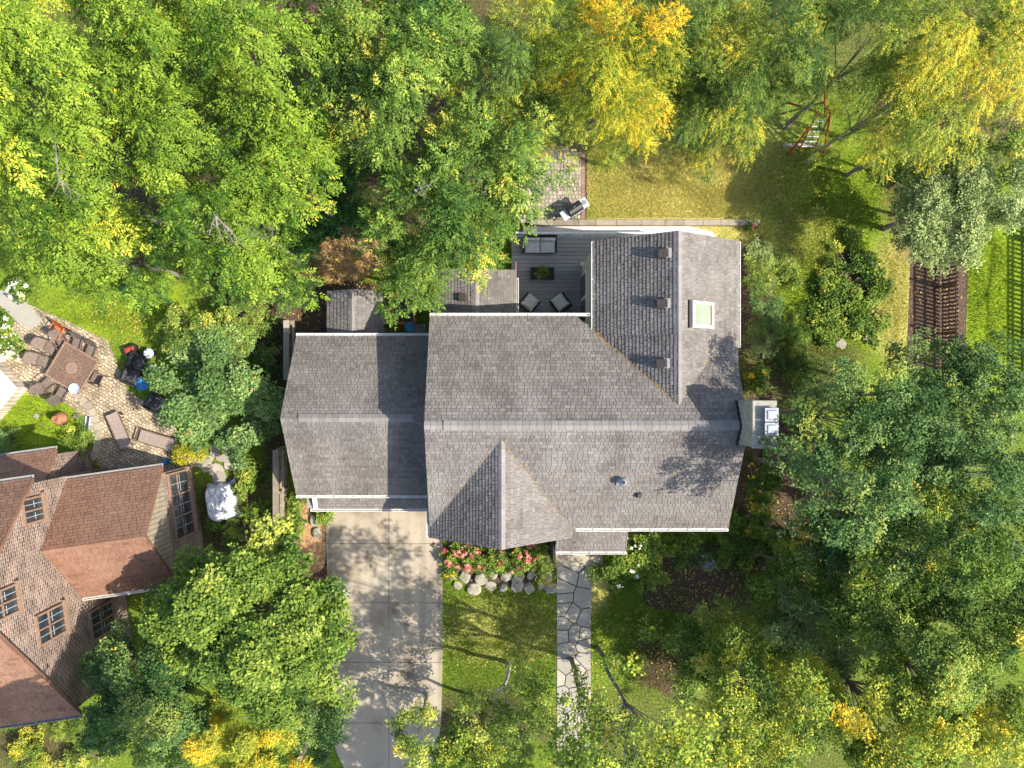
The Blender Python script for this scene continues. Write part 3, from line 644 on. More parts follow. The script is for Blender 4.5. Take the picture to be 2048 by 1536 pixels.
# skylight on the wing's east slope
def on_wing_e(px, py):
    z = 6.3
    for _ in range(20):
        p = P(px, py, z); z = WZR - (p.x - WXM) * wr / wh
    return P(px, py, z)
c = on_wing_e(1402, 630) + Vector((0, 0, .07))
def rot(mb, c):
    m_ = Matrix.Rotation(th, 4, 'Y')
    mb.v = [tuple(c + m_ @ (Vector(v))) for v in mb.v]; return mb
fr_ = MB()
for sx, sy, wx, wy in ((-.62, 0, .12, 1.14), (.62, 0, .12, 1.14), (0, -.51, 1.12, .12), (0, .51, 1.12, .12)): fr_.box((sx, sy, .02), (wx, wy, .2))
SK = build('skylight', rot(fr_, c), M['white_trim'], HOUSE)
build('flashing', rot(MB().box((-.74, 0, -.02), (.1, 1.2, .1)), c), M['brown_metal'], SK)
build('pane', rot(MB().box((0, 0, .04), (1.12, .9, .04)), c), M['blind'], SK)
# chimney
CH = build('chimney', MB().prism([(10.42, -2.5), (11.32, -2.5), (11.32, -.66), (10.42, -.66)], 0, 8.85), M['stone_cap'], HOUSE, bevel=.03)
build('chimney_cap', MB().prism([(10.40, -2.54), (11.38, -2.54), (11.38, -.62), (10.40, -.62)], 8.853, 9.0), M['stone_cap'], CH, bevel=.02)
for y, tw in ((-1.18, .58), (-1.75, .56)):
    mb = MB().box((11.06, y, 9.12), (.46, tw * .86, .24)); mb.box((11.06, y, 9.27), (.56, tw * .96, .05)); mb.box((11.06, y, 9.315), (.42, tw * .7, .04), taper=.8)
    build('flue_cap', mb, M['metal_silver'], CH, bevel=.02)
fl = MB()
for i in range(8):
    y = -2.45 + i * .24; z = ZR - abs(y - YR) * rise / half
    fl.box((10.39, y, z + .06), (.05, .235, .2))
build('flashing', fl, M['metal_dark'], HOUSE)
# sliding door on the deck side
SD = build('sliding_door', MB().box((WXL + .0, 4.35, 1.5), (.08, 2.6, 2.1)), M['white_trim'], HOUSE)
build('pane', MB().box((WXL - .045, 5.0, 1.5), (.03, 1.1, 1.85)), M['glass'], SD)
build('pane', MB().box((WXL - .045, 3.72, 1.5), (.03, 1.1, 1.85)), M['glass'], SD)
build('wall_lamp', MB().lathe([(.03, 0), (.09, .03), (.11, .16), (.04, .22)], (WXL - .18, 5.95, 2.3), 12).tube((WXL - .18, 5.95, 2.35), (WXL + .05, 5.95, 2.5), .02), M['white_trim'], HOUSE)
for wx, wy, ww in ((FGX, FGY + .27, 2.2), (7.9, YS + .32, 1.6), (9.6, YS + .32, 1.2)):
    wn = build('window', MB().box((wx, wy, 2.2), (ww, .08, 1.4)), M['white_trim'], HOUSE)
    for s_ in (-1, 1): build('pane', MB().box((wx + s_ * ww * .24, wy - .045, 2.2), (ww * .42, .03, 1.2)), M['glass'], wn)
wn = build('window', MB().box((WXM, WYN - .28, 2.6), (1.6, .08, 1.3)), M['white_trim'], HOUSE)
build('pane', MB().box((WXM, WYN - .235, 2.6), (1.4, .03, 1.1)), M['glass'], wn)

# deck with railing
dk = thing('deck', 'grey board deck with white railing in the corner behind the house', 'deck', (3, 5.3, 0))
ZD = .42; mb = MB(); y = 2.85; rr = random.Random(4)
while y < 7.66:
    x1 = WXL + .03 if y < WYN - .25 else 9.0
    mb.box(((EX1 - .2 + x1) / 2, y + .1, ZD - .02), (x1 - EX1 + .2, .19, .04), tint=rr.random()); y += .205
build('boards', mb, M['deck'], dk)
build('deck_frame', MB().box(((EX1 + WXL) / 2 - .1, 5.2, .2), (WXL - EX1 - .1, 4.7, .34)), M['joint'], dk)
rl = MB(); yr = 7.72; rl.box(((EX1 + 9.0) / 2, yr, ZD + .95), (9.0 - EX1, .09, .05)); rl.box(((EX1 + 9.0) / 2, yr, ZD + .15), (9.0 - EX1, .05, .05))
build('rail', rl, M['white_trim'], dk)
bl = MB(); x = EX1 + .1
while x < 9.0: bl.box((x, yr, ZD + .53), (.045, .045, .78)); x += .13
build('baluster_row', bl, M['white_trim'], dk)
for x in (EX1 + .05, 3.9, 6.4, 8.95): build('post', MB().box((x, yr, .72), (.1, .1, 1.42)), M['white_trim'], dk)
# concrete walk and low timber-and-stone edging behind the house
build('walkway', MB().prism([(1.6, 7.8), (11.75, 7.8), (11.6, 8.05), (10.4, 8.34), (1.6, 8.34)], 0, .05), M['white_roof'], kind='structure')
lw_ = thing('edging_wall', 'low tan edging wall between the yellow lawn and the house', 'wall', (6.5, 8.5, 0))
mb = MB(); x = 2.0; rr = random.Random(12)
while x < 13.2:
    wd = rr.uniform(.9, 1.5); mb.box((x + wd / 2, 8.5, .17), (wd - .015, .30, .34), tint=rr.random()); x += wd
build('timber', mb, M['old_wood'], lw_, bevel=.01)

# ------------------------------------------------------------------ the neighbour's brick house (turned about 8 degrees)
A8 = R(8); NO = Vector((-19.85, -7.3, 0)); nu = Vector((math.cos(A8), math.sin(A8), 0)); nv = Vector((-math.sin(A8), math.cos(A8), 0))
def N(u, v, z=0.0): return NO + nu * u + nv * v + Vector((0, 0, z))
NB = thing('house', 'neighbouring brick house with steep rusty brown shingle roofs', 'house', NO)
def uvwall(name, poly, m, parent, axis_u, axis_v, thick=.1, nrm=None):
    """flat wall panel with brick coordinates in metres"""
    poly = [Vector(p) for p in poly]; n = len(poly)
    nr = Vector(nrm).normalized(); mb = MB(); mb.add(poly + [p - nr * thick for p in poly], [tuple(range(n)), tuple(range(2 * n - 1, n - 1, -1))] + [(i, (i + 1) % n, n + (i + 1) % n, n + i) for i in range(n)])
    o = build(name, mb, m, parent); me = o.data; uv = me.uv_layers.new(name='uv'); off = rootloc(parent)
    for l in me.loops:
        p = me.vertices[l.vertex_index].co + off; uv.data[l.index].uv = (p.dot(Vector(axis_u)), p.dot(Vector(axis_v)))
    return o
Z = Vector((0, 0, 1))
# gable end facing the grey house: apex 11 m, eaves at v=3.2 and v=-7.6
uvwall('wall', [N(0, -7.4), N(0, 3.0), N(0, 3.0, 6.5), N(0, -1.2, 10.8), N(0, -7.4, 5.6)], M['brick'], NB, nv, Z, .3, nu)
uvwall('wall', [N(-12, 3.0), N(-12, 3.0, 6.5), N(-.3, 3.0, 6.5), N(-.3, 3.0)], M['brick'], NB, nu, Z, .3, nv)
uvwall('wall', [N(-12, -7.4), N(-.3, -7.4), N(-.3, -7.4, 5.4), N(-12, -7.4, 5.4)], M['brick'], NB, nu, Z, .3, -nv)
upn = (nv * -4.4 + Z * 4.5); slope('roof', NB, N(-12, 3.25, 6.5), N(.3, 3.25, 6.5), upn, upn.length, M['shingle_red'], expo=.17, tab=.3, seed=21)
ups = (nv * 6.4 + Z * 5.45); slope('roof', NB, N(-12, -7.6, 5.55), N(.35, -7.6, 5.55), ups, ups.length, M['shingle_red'], expo=.17, tab=.3, seed=22)
gutter(NB, N(-12, 3.25, 6.5), N(.3, 3.25, 6.5), nv, m=M['vent_metal'], hang=2)
gutter(NB, N(-12, -7.6, 5.55), N(.35, -7.6, 5.55), -nv, m=M['vent_metal'], hang=2)
# side wing: ridge 6.2 m, eaves 3.7 m
WL_ = 4.62; wv = 2.83; upn = (nv * -wv + Z * 2.5); ups = (nv * wv + Z * 2.5)
slope('roof', NB, N(0.02, wv, 3.7), N(WL_, wv, 3.7), upn, upn.length, M['shingle_red'], expo=.17, tab=.3, seed=23)
slope('roof', NB, N(0.02, -wv, 3.7), N(WL_, -wv, 3.7), ups, ups.length, M['shingle_red'], expo=.17, tab=.3, seed=24)
ridge_caps('ridge_cap', NB, N(0.1, 0, 6.2), N(WL_, 0, 6.2), nv * wv - Z * 2.5, nv * -wv - Z * 2.5, .12, M['shingle_red'], .25, .01, 8)
gutter(NB, N(0, wv, 3.7), N(WL_, wv, 3.7), nv, m=M['vent_metal'], hang=3)
gutter(NB, N(0, -wv, 3.7), N(WL_, -wv, 3.7), -nv, m=M['gutter'], hang=3)
uvwall('wall', [N(0.05, -wv + .35), N(WL_ - .25, -wv + .35), N(WL_ - .25, -wv + .35, 3.7), N(.05, -wv + .35, 3.7)], M['brick'], NB, nu, Z, .2, -nv)
uvwall('wall', [N(0.05, wv - .35), N(0.05, wv - .35, 3.7), N(WL_ - .25, wv - .35, 3.7), N(WL_ - .25, wv - .35)], M['brick'], NB, nu, Z, .2, nv)
uvwall('gable_wall', [N(WL_ - .2, -wv + .34, 0), N(WL_ - .2, wv - .34, 0), N(WL_ - .2, wv - .34, 3.75), N(WL_ - .2, 0, 5.95), N(WL_ - .2, -wv + .34, 3.75)], M['brick'], NB, nv, Z, .2, nu)
# timber boards in the wing's gable and the tall window below
bt = MB(); v = -2.2
while v < 2.3:
    zt = 6.0 - abs(v) * .883 - .1; bt.box(N(WL_ - .16, v, (3.6 + zt) / 2), (.06, .2, zt - 3.6), A8); v += .22
build('gable_boards', bt, M['old_wood'], NB)
def nwindow(u, v, z, wv_, hz, facing='u', mull=1):
    """window on a wall facing along u: frame with panes as sub-parts"""
    fr = MB(); t = .09
    def b(dv, dz, sv, sz, du=0.0, d=.12): fr.box(N(u + du, v + dv, z + dz), (d, sv, sz), A8)
    b(-wv_ / 2, 0, t, hz); b(wv_ / 2, 0, t, hz); b(0, hz / 2, wv_ + t, t); b(0, -hz / 2, wv_ + t + .2, t + .03, .05, .22)
    for i in range(1, mull + 1): b(-wv_ / 2 + wv_ * i / (mull + 1), 0, t * .8, hz, -.01)
    if hz > 1.5: b(0, hz * .08, wv_, t * .7, -.01)
    f = build('window', fr, M['cast_light'], NB)
    for i in range(mull + 1):
        k0 = wv_ / (mull + 1)
        build('pane', MB().box(N(u - .02, v - wv_ / 2 + k0 * (i + .5), z), (.06, k0 - t * .9, hz - t), A8), M['glass'], f)
        bd = MB(); bd.box(N(u + .014, v - wv_ / 2 + k0 * (i + .5), z - hz * .05), (.012, k0 - t * 2.6, .02), A8); bd.box(N(u + .014, v - wv_ / 2 + k0 * (i + .5), z), (.012, .02, hz - t * 2), A8)
        build('muntin', bd, M['plate'], f)
    return f
def wall_uz(px, py, u=0.05):
    """(v,z) on the brick gable end seen at a photo pixel"""
    z = 5.0
    a = Vector(((px - CX) / F, (CY - py) / F, 0))
    h = (NO.dot(nu) + u) / a.dot(nu); p = a * h
    return (p - NO).dot(nv), H - h
for px, py, wv_, hz, mu in ((67, 1020, 1.05, 1.35, 1), (8, 1207, 1.1, 1.6, 1), (103, 1248, 1.25, 1.9, 1), (205, 1240, 1.35, 2.0, 1)):
    v, z = wall_uz(px, py); nwindow(.05, v, z, wv_, hz, mull=mu)
nwindow(WL_ - .12, .75, 2.0, 3.2, 2.1, mull=2)
# low rear part of the brick house
ups = (nv * -1.4 + Z * 1.2)
slope('rear_roof', NB, N(-10, 4.35, 3.15), N(-.6, 4.35, 3.15), ups, ups.length, M['shingle_red'], expo=.17, tab=.3, seed=25)
gutter(NB, N(-10, 4.35, 3.15), N(-.6, 4.35, 3.15), nv, m=M['vent_metal'], hang=3)
uvwall('wall', [N(-.75, 3.0), N(-.75, 4.1), N(-.75, 4.1, 3.1), N(-.75, 3.0, 4.1)], M['brick'], NB, nv, Z, .2, nu)
uvwall('wall', [N(-10, 4.1), N(-10, 4.1, 3.1), N(-.76, 4.1, 3.1), N(-.76, 4.1)], M['brick'], NB, nu, Z, .2, nv)

# white-topped masonry garden bar at the far left
q = [P(-60, 678, .95), P(33, 776, .95), P(-30, 850, .95), P(-125, 752, .95)]
GB = thing('garden_bar', 'low white-topped masonry bar corner beside the dining patio', 'garden bar', ((q[0] + q[2]) / 2) * 1.0 - Vector((0, 0, .95)))
pl = [(p.x, p.y) for p in q][::-1]
build('wall', MB().prism(pl, 0, .95), brickmat('cream_block', (.62, .55, .45), (.5, .42, .33), (.3, .25, .2), .4, .2, 'Object', .02), GB)
cx_ = sum(p[0] for p in pl) / 4; cy_ = sum(p[1] for p in pl) / 4
build('counter_top', MB().prism([(cx_ + (a - cx_) * 1.05, cy_ + (b - cy_) * 1.05) for a, b in pl], .954, 1.06), M['white_roof'], GB, bevel=.02)

# shed between garage and trees
SH = thing('shed', 'small grey gabled garden shed tucked behind the garage', 'shed', (-6.9, 3.6, 0))
sx0, sx1, sxm, sy0, sy1, sze, szr = -8.3, -5.5, -6.92, 2.45, 4.72, 1.75, 2.45
build('wall', MB().prism([(sx0 + .15, sy0 + .1), (sx1 - .15, sy0 + .1), (sx1 - .15, sy1 - .15), (sx0 + .15, sy1 - .15)], 0, sze - .1), M['old_wood'], SH)
hh = sxm - sx0; slope('roof', SH, (sx0, sy0, sze), (sx0, sy1, sze), (hh, 0, szr - sze), math.hypot(hh, szr - sze), M['shingle'], expo=.22, seed=31, thick=.03)
hh = sx1 - sxm; slope('roof', SH, (sx1, sy0, sze), (sx1, sy1, sze), (-hh, 0, szr - sze), math.hypot(hh, szr - sze), M['shingle'], expo=.22, seed=32)
ridge_caps('ridge_cap', SH, (sxm, sy0, szr), (sxm, sy1, szr), (-1.4, 0, -.7), (1.4, 0, -.7), .13, M['shingle_cap'], .22, .015, 9)
build('door', MB().box((sx1 - .12, 3.6, .8), (.06, .9, 1.5)), M['white_trim'], SH)
# orange timber rack, blue barrel and condenser unit in the gap
c = P(806, 625, .8); RK = thing('storage_rack', 'orange timber rack standing between shed and rear extension', 'rack', (c.x, c.y, 0))
mb = MB(); x0, x1, y0, y1 = c.x - .6, c.x + .6, c.y - .55, c.y + .9
for x, y in ((x0, y0), (x1, y0), (x0, y1), (x1, y1)): build('post', MB().box((x, y, .6), (.09, .09, 1.2)), M['cedar'], RK)
for z in (.45, 1.14):
    mb.box((x0, (y0 + y1) / 2, z), (.08, y1 - y0 - .1, .08)); mb.box((x1, (y0 + y1) / 2, z), (.08, y1 - y0 - .1, .08)); mb.box((c.x, y1, z), (x1 - x0 - .1, .08, .08)); mb.box((c.x - .2, y0, z), (x1 - x0 - .5, .08, .08))
build('rail', mb, M['cedar'], RK)
build('shelf', MB().box((c.x, (y0 + y1) / 2, .36), (1.1, 1.3, .05)), M['metal_dark'], RK)
c = P(820, 655, .6); BR = thing('barrel', 'blue plastic barrel beside the orange rack', 'barrel', (c.x, c.y, 0))
build('body', MB().lathe([(.24, 0), (.28, .1), (.28, .62), (.26, .7)], (c.x, c.y, 0), 20), M['blue'], BR, smooth=False)
build('lid', MB().lathe([(.27, .7), (.27, .74), (.2, .76), (.05, .77)], (c.x, c.y, 0), 20), M['blue'], BR)
c = P(838, 662, .6); AC = thing('condenser', 'grey air conditioning condenser against the house corner', 'air conditioner', (c.x, c.y, 0))
build('case', MB().box((c.x, c.y, .36), (.7, .7, .7)), M['vent_metal'], AC, bevel=.03)
gb = MB()
for r_ in (.1, .18, .26, .32): 
    gb.path([(c.x + r_ * math.cos(R(a)), c.y + r_ * math.sin(R(a)), .73) for a in range(0, 361, 20)], .01, 5)
build('grille', gb, M['metal_dark'], AC)

# ------------------------------------------------------------------ fences
def board_fence(label, x, y0, y1, ztop, group=None):
    f = thing('wooden_fence', label, 'fence', (x, (y0 + y1) / 2, 0)); rr = random.Random(int(abs(y0) * 10))
    mb = MB(); y = y0
    while y < y1:
        mb.box((x, y + .07, ztop / 2 + rr.uniform(0, .01)), (.025, .135, ztop - .1), tint=rr.random()); y += .145
    build('boards', mb, M['old_wood'], f)
    mb = MB(); y = y0
    while y < y1:
        l = min(2.4, y1 - y); mb.box((x - .02, y + l / 2, ztop - .02 + .002), (.3, l - .01, .05), tint=rr.random()); y += 2.4
    build('cap_rail', mb, M['old_wood'], f, bevel=.01)
    build('side_rail', MB().box((x + .28, (y0 + y1) / 2, ztop - .22), (.08, y1 - y0, .1)), M['old_wood'], f)
    y = y0
    while y <= y1 + .01: build('post', MB().box((x + .1, y + .01, ztop / 2), (.12, .12, ztop - .06)), M['old_wood'], f); y += 2.4
    return f
xf = P(552, 0, 1.9).x
board_fence('weathered board fence beside driveway bed, left of the garage', xf, P(0, 1082, 1.9).y, P(0, 900, 1.9).y, 1.9)
board_fence('weathered board fence between shed area and the tall shrub', P(572, 0, 1.9).x, P(0, 760, 1.9).y, P(0, 640, 1.9).y, 1.8)
def picket_fence(label, x, y0, y1, z, m, step=.2):
    f = thing('picket_fence', label, 'fence', (x, (y0 + y1) / 2, 0))
    mb = MB(); y = y0
    while y < y1: mb.box((x + .04, y, z / 2 + .04), (.03, .105, z - .08)); y += step
    build('pickets', mb, m, f)
    mb = MB()
    for zz in (.3, .8, z - .1): mb.box((x - .01, (y0 + y1) / 2, zz), (.06, y1 - y0, .09))
    build('rail', mb, m, f)
    y = y0
    while y <= y1: build('post', MB().box((x - .07, y, z / 2 + .05), (.1, .1, z + .1)), m, f); y += 2.45
    return f
picket_fence('brown picket fence along the mulch strip at the right of the lawn', P(1880, 0).x, P(0, 760).y, P(0, 150).y, 1.45, M['fence_wood'])
picket_fence('low picket fence at the right edge beside the bright green grass', P(2056, 0).x, P(0, 760).y, P(0, 420).y, 1.15, M['fence_wood'], .24)
f = thing('wire_fence', 'low black wire fence running right from the chimney', 'fence', P(1600, 790, .9) - Vector((0, 0, .9)))
a, b = P(1555, 790, 1), P(1720, 790, 1)
build('top_rail', MB().tube(a, b, .025), M['metal_dark'], f)
for i in range(5):
    p = a.lerp(b, i / 4); build('post', MB().tube((p.x, p.y, 0), (p.x, p.y, 1.05), .025), M['metal_dark'], f)

# ------------------------------------------------------------------ furniture
def at(o, px, py, rz, z=0.0):
    p = P(px, py, .5 + z); o.location = (p.x, p.y, z); o.rotation_euler = (0, 0, R(rz)); return o
def patio_chair():
    """brown sling dining chair; it faces +Y"""
    t = thing('patio_chair', 'x', 'chair')
    sm = MB().pillow((0, .02, .43), (.56, .54, .06)); build('seat', sm, M['sling'], t, local=True)
    b = MB(); n = 7
    for i in range(n):          # curved tall back
        a0, a1 = -.5 + i / n, -.5 + (i + 1) / n; 
        def pt(a, h): return Vector((a * .58, -.27 - .30 * h + .18 * a * a, .45 + .62 * h * (1 - .3 * a * a * 2)))
        b.add([pt(a0, 0), pt(a1, 0), pt(a1, 1), pt(a0, 1)], [(0, 1, 2, 3)]); q = Vector((0, -.035, 0))
        b.add([pt(a0, 0) + q, pt(a1, 0) + q, pt(a1, 1) + q, pt(a0, 1) + q], [(3, 2, 1, 0)])
    build('backrest', b, M['sling'], t, local=True)
    for sx in (-1, 1):
        a = MB(); a.path([Vector((sx * .31, -.38, .62)), Vector((sx * .34, -.1, .65)), Vector((sx * .34, .22, .64)), Vector((sx * .31, .3, .58))], .025)
        build('armrest', a, M['cast'], t, local=True)
        build('leg', MB().path([Vector((sx * .31, .3, .58)), Vector((sx * .29, .26, .3)), Vector((sx * .31, .32, 0))], .02), M['cast'], t, local=True)
        build('leg', MB().path([Vector((sx * .30, -.36, .62)), Vector((sx * .27, -.28, .3)), Vector((sx * .31, -.4, 0))], .02), M['cast'], t, local=True)
    return t
proto = patio_chair()
TX, TY = 143, 736
chairs = [((97, 695), 'brown sling patio chair at the upper left of the square table, above another chair'),
          ((82, 722), 'brown sling patio chair left of the square table, widest view of its seat'),
          ((124, 684), 'brown sling patio chair at the top corner of the square table near the orange chair'),
          ((153, 687), 'brown sling patio chair tucked at the upper right edge of the square table'),
          ((181, 702), 'brown sling patio chair turned outward at the right upper corner of the table'),
          ((192, 757), 'brown sling patio chair pushed in at the right edge of the square table'),
          ((93, 768), 'brown sling patio chair at the lower left edge of the square table'),
          ((122, 787), 'brown sling patio chair at the bottom edge beside the blue and white bowl')]
for i, ((x, y), lb) in enumerate(chairs):
    o = proto if i == 0 else copy_tree(proto)
    ang = math.degrees(math.atan2((y - TY), (TX - x))) - 90
    ang = math.degrees(math.atan2(-(TY - y), TX - x)) - 90
    at(o, x, y, ang + (12, -8, 5, -6, 25, -4, 9, -7)[i]); tag(o, lb, 'chair', 'patio chairs around the square table')
# square cast table with a round turntable
c = P(TX, TY, .72); tb = thing('patio_table', 'square brown cast metal dining table with round pierced turntable', 'table', (c.x, c.y, 0), R(-31))
fr = MB()
for sx, sy, wx, wy in ((-.98, 0, .1, 2.06), (.98, 0, .1, 2.06), (0, -.98, 1.86, .1), (0, .98, 1.86, .1)): fr.box((sx, sy, .70), (wx, wy, .05))
build('table_edge', fr, M['cast_light'], tb, local=True, bevel=.01)
build('tabletop', MB().box((0, 0, .672), (1.88, 1.88, .02)), M['cast'], tb, local=True)
lt = MB()                                   # pierced lattice
i = -.86
while i < .9:
    j = -.86
    while j < .9:
        r_ = math.hypot(i, j)
        if r_ > .62: lt.box((i, j, .69), (.075, .045, .018), math.atan2(j, i))
        j += .115
    i += .1
build('lattice', lt, M['cast_light'], tb, local=True)
rd = MB()
for a in range(44):
    t = 2 * math.pi * a / 44; rd.box((.48 * math.cos(t), .48 * math.sin(t), .692), (.22, .03, .02), t)
build('spoke_ring', rd, M['cast_light'], tb, local=True)
build('turntable', MB().lathe([(.33, .69), (.33, .735), (.30, .742), (.22, .738), (.21, .745), (.03, .745), (.02, .765)], n=28), M['cast_light'], tb, local=True)
for sx in (-.8, .8):
    for sy in (-.8, .8): build('leg', MB().tube((sx, sy, .66), (sx * .95, sy * .95, 0), .05, .035), M['cast'], tb, local=True)
c = P(148, 777, .78); bw = thing('bowl', 'blue and white glazed bowl on the corner of the square table', 'bowl', (c.x, c.y, .705))
build('bowl_body', MB().lathe([(.1, 0), (.27, .07), (.28, .085), (.25, .075), (.08, .025)], n=24), M['blue_white'], bw, local=True)
# orange chair folded behind the table
oc = copy_tree(proto); at(oc, 113, 664, 150); tag(oc, 'orange painted patio chair above the dining table', 'chair'); oc.name = 'orange_chair'
if 'group' in oc: del oc['group']
for ch in oc.children:
    ch.data = ch.data.copy(); ch.data.materials.clear(); ch.data.materials.append(M['orange'])
# black loveseat, armchair, small tables
def seat_set(name, label, cat, wd, n, px, py, rz):
    t = thing(name, label, cat); at(t, px, py, rz)
    build('base', MB().box((0, 0, .18), (wd, .74, .24)), M['wicker'], t, local=True, bevel=.02)
    build('backrest', MB().box((0, -.35, .42), (wd, .12, .46)), M['wicker'], t, local=True, bevel=.02)
    for s in (-1, 1): build('armrest', MB().box((s * (wd / 2 + .06), 0, .34), (.12, .80, .5)), M['wicker'], t, local=True, bevel=.02)
    cw = wd / n
    for i in range(n):
        build('cushion', MB().pillow((-wd / 2 + cw * (i + .5), .05, .37), (cw - .02, .66, .2)), M['cushion_black'], t, local=True)
        build('back_cushion', MB().pillow((-wd / 2 + cw * (i + .5), -.24, .58), (cw - .03, .2, .42), 0, R(-12)), M['cushion_black'], t, local=True)
    return t
seat_set('loveseat', 'black wicker loveseat with two cushions at the patio edge', 'sofa', 1.5, 2, 266, 738, -118 + 5)
seat_set('armchair', 'black wicker armchair half hidden under the tall green shrub', 'armchair', .75, 1, 309, 806, -125)
def round_table(label, px, py, r, h):
    t = thing('side_table', label, 'side table'); at(t, px, py, 0)
    build('table_top', MB().lathe([(r * .96, h - .03), (r, h - .015), (r * .97, h), (r * .5, h + .002)], n=22), M['plate'], t, local=True)
    build('pedestal', MB().lathe([(r * .6, 0), (r * .55, .03), (.04, .06), (.04, h - .03)], n=14), M['metal_dark'], t, local=True)
round_table('round pale grey side table above the black loveseat', 297, 707, .27, .5)
t = thing('side_table', 'small square pale side table right of the black loveseat', 'side table'); at(t, 301, 738, -12)
build('table_top', MB().box((0, 0, .44), (.32, .42, .04)), M['plate'], t, local=True, bevel=.015)
for sx in (-.12, .12):
    for sy in (-.16, .16): build('leg', MB().tube((sx, sy, 0), (sx, sy, .42), .018), M['metal_dark'], t, local=True)
t = thing('storage_basket', 'black basket of odds and ends at the loveseat end', 'basket'); at(t, 257, 699, 18)
build('basket_body', MB().box((0, 0, .2), (.62, .36, .4), taper=1.08), M['wicker'], t, local=True)
build('contents', MB().pillow((-.1, 0, .42), (.3, .26, .12)).pillow((.16, .03, .42), (.2, .2, .1)), M['red_paint'], t, local=True)
c = P(285, 768, .3); t = thing('garden_pot', 'dark round pot on the patio below the loveseat', 'plant pot', (c.x, c.y, 0))
build('pot_body', MB().lathe([(.22, 0), (.34, .3), (.36, .36), (.3, .36), (.28, .3)], n=20), M['blue'], t, local=True)
# sun loungers (long axis +Y, head end at +Y)
def lounger():
    t = thing('sun_lounger', 'x', 'sun lounger')
    sm = MB(); 
    for i in range(6): sm.box((0, -.82 + i * .26 + .13, .33), (.60, .255, .03))
    build('bed', sm, M['taupe'], t, local=True)
    build('headrest', MB().box((0, .9, .36), (.60, .36, .04), rx=R(10)), M['taupe'], t, local=True)
    f = MB()
    for s in (-1, 1): f.box((s * .33, .04, .32), (.05, 2.0, .06))
    f.box((0, -.96, .32), (.61, .05, .05)); f.box((0, 1.05, .32), (.61, .05, .05)); build('frame', f, M['cast'], t, local=True)
    for sx in (-1, 1):
        for y in (-.8, .7): build('leg', MB().tube((sx * .32, y, .29), (sx * .34, y, 0), .025), M['cast'], t, local=True)
        build('wheel', MB().tube((sx * .35, .92, .09), (sx * .39, .92, .09), .09, .09, 14), M['metal_dark'], t, local=True)
    return t
l1 = lounger(); at(l1, 236, 866, 23); tag(l1, 'taupe sun lounger standing nearly upright in the photo, left of the pair', 'sun lounger', 'sun loungers on the cobbled patio')
l2 = copy_tree(l1); at(l2, 306, 880, -107); tag(l2, 'taupe sun lounger lying crosswise, right of the pair near the yellow shrub', 'sun lounger', 'sun loungers on the cobbled patio')
# fire pot, kerb slab, tarp bundle, blue scoop
c = P(118, 838, .4); t = thing('fire_pot', 'terracotta chiminea on the small lawn beside the patio', 'chiminea', (c.x, c.y, 0))
build('pot_body', MB().lathe([(.2, 0), (.33, .15), (.36, .35), (.26, .55), (.15, .7), (.17, .78), (.11, .78), (.1, .68)], n=22), M['terracotta'], t, local=True)
build('stand', MB().path([Vector((.3 * math.cos(R(a)), .3 * math.sin(R(a)), .1)) for a in range(0, 361, 30)], .02), M['metal_dark'], t, local=True)
c = P(172, 848, .2); t = thing('drain_cover', 'narrow grey channel cover at the curved patio edging', 'drain cover', (c.x, c.y, 0), R(-8))
build('frame', MB().box((-.11, 0, .06), (.05, .8, .12)).box((.11, 0, .06), (.05, .8, .12)), M['plate'], t, local=True)
build('slot', MB().box((0, 0, .03), (.165, .8, .05)), M['brown_metal'], t, local=True)
c = P(438, 1006, .6); t = thing('covered_grill', 'crumpled silver tarpaulin over a boxy object beside the brick house', 'tarp', (c.x, c.y, 0), R(10))
bm_ = MB(); nn = 34; mm = 44; rr = random.Random(4); vs = []
from mathutils import noise as mnoise
for j in range(mm):
    for i in range(nn):
        u, v = i / (nn - 1) * 2 - 1, j / (mm - 1) * 2 - 1
        e = max(abs(u) ** 5 + abs(v) ** 5, 1e-4) ** .2
        ed = max(0, e - .8) / .2; fold = mnoise.noise(Vector((u * 4, v * 3, 2))) * .09 + abs(mnoise.noise(Vector((u * 9, v * 6, 5)))) * .09
        h = .72 * (1 - ed ** 2.2) + fold * (1 - .6 * ed); ang = math.atan2(v, u)
        k_ = 1 + .06 * math.sin(ang * 9 + 1) * ed
        vs.append((u * .74 * k_, v * .98 * k_, max(.02, h)))
bm_.add(vs, [(j * nn + i, j * nn + i + 1, (j + 1) * nn + i + 1, (j + 1) * nn + i) for j in range(mm - 1) for i in range(nn - 1)])
build('tarp', bm_, M['tarp'], t, local=True)
c = P(331, 924, .15); t = thing('watering_can', 'blue plastic watering can in the shadow by the brick house', 'watering can', (c.x, c.y, 0), R(10))
build('can_body', MB().lathe([(.14, 0), (.15, .24), (.12, .28), (.05, .28)], n=16), M['blue'], t, local=True)
build('spout', MB().tube((.1, 0, .12), (.36, 0, .3), .035, .025), M['blue'], t, local=True)
build('handle', MB().path([Vector((-.14, 0, .06)), Vector((-.26, 0, .18)), Vector((-.1, 0, .32)), Vector((.05, 0, .28))], .016), M['blue'], t, local=True)

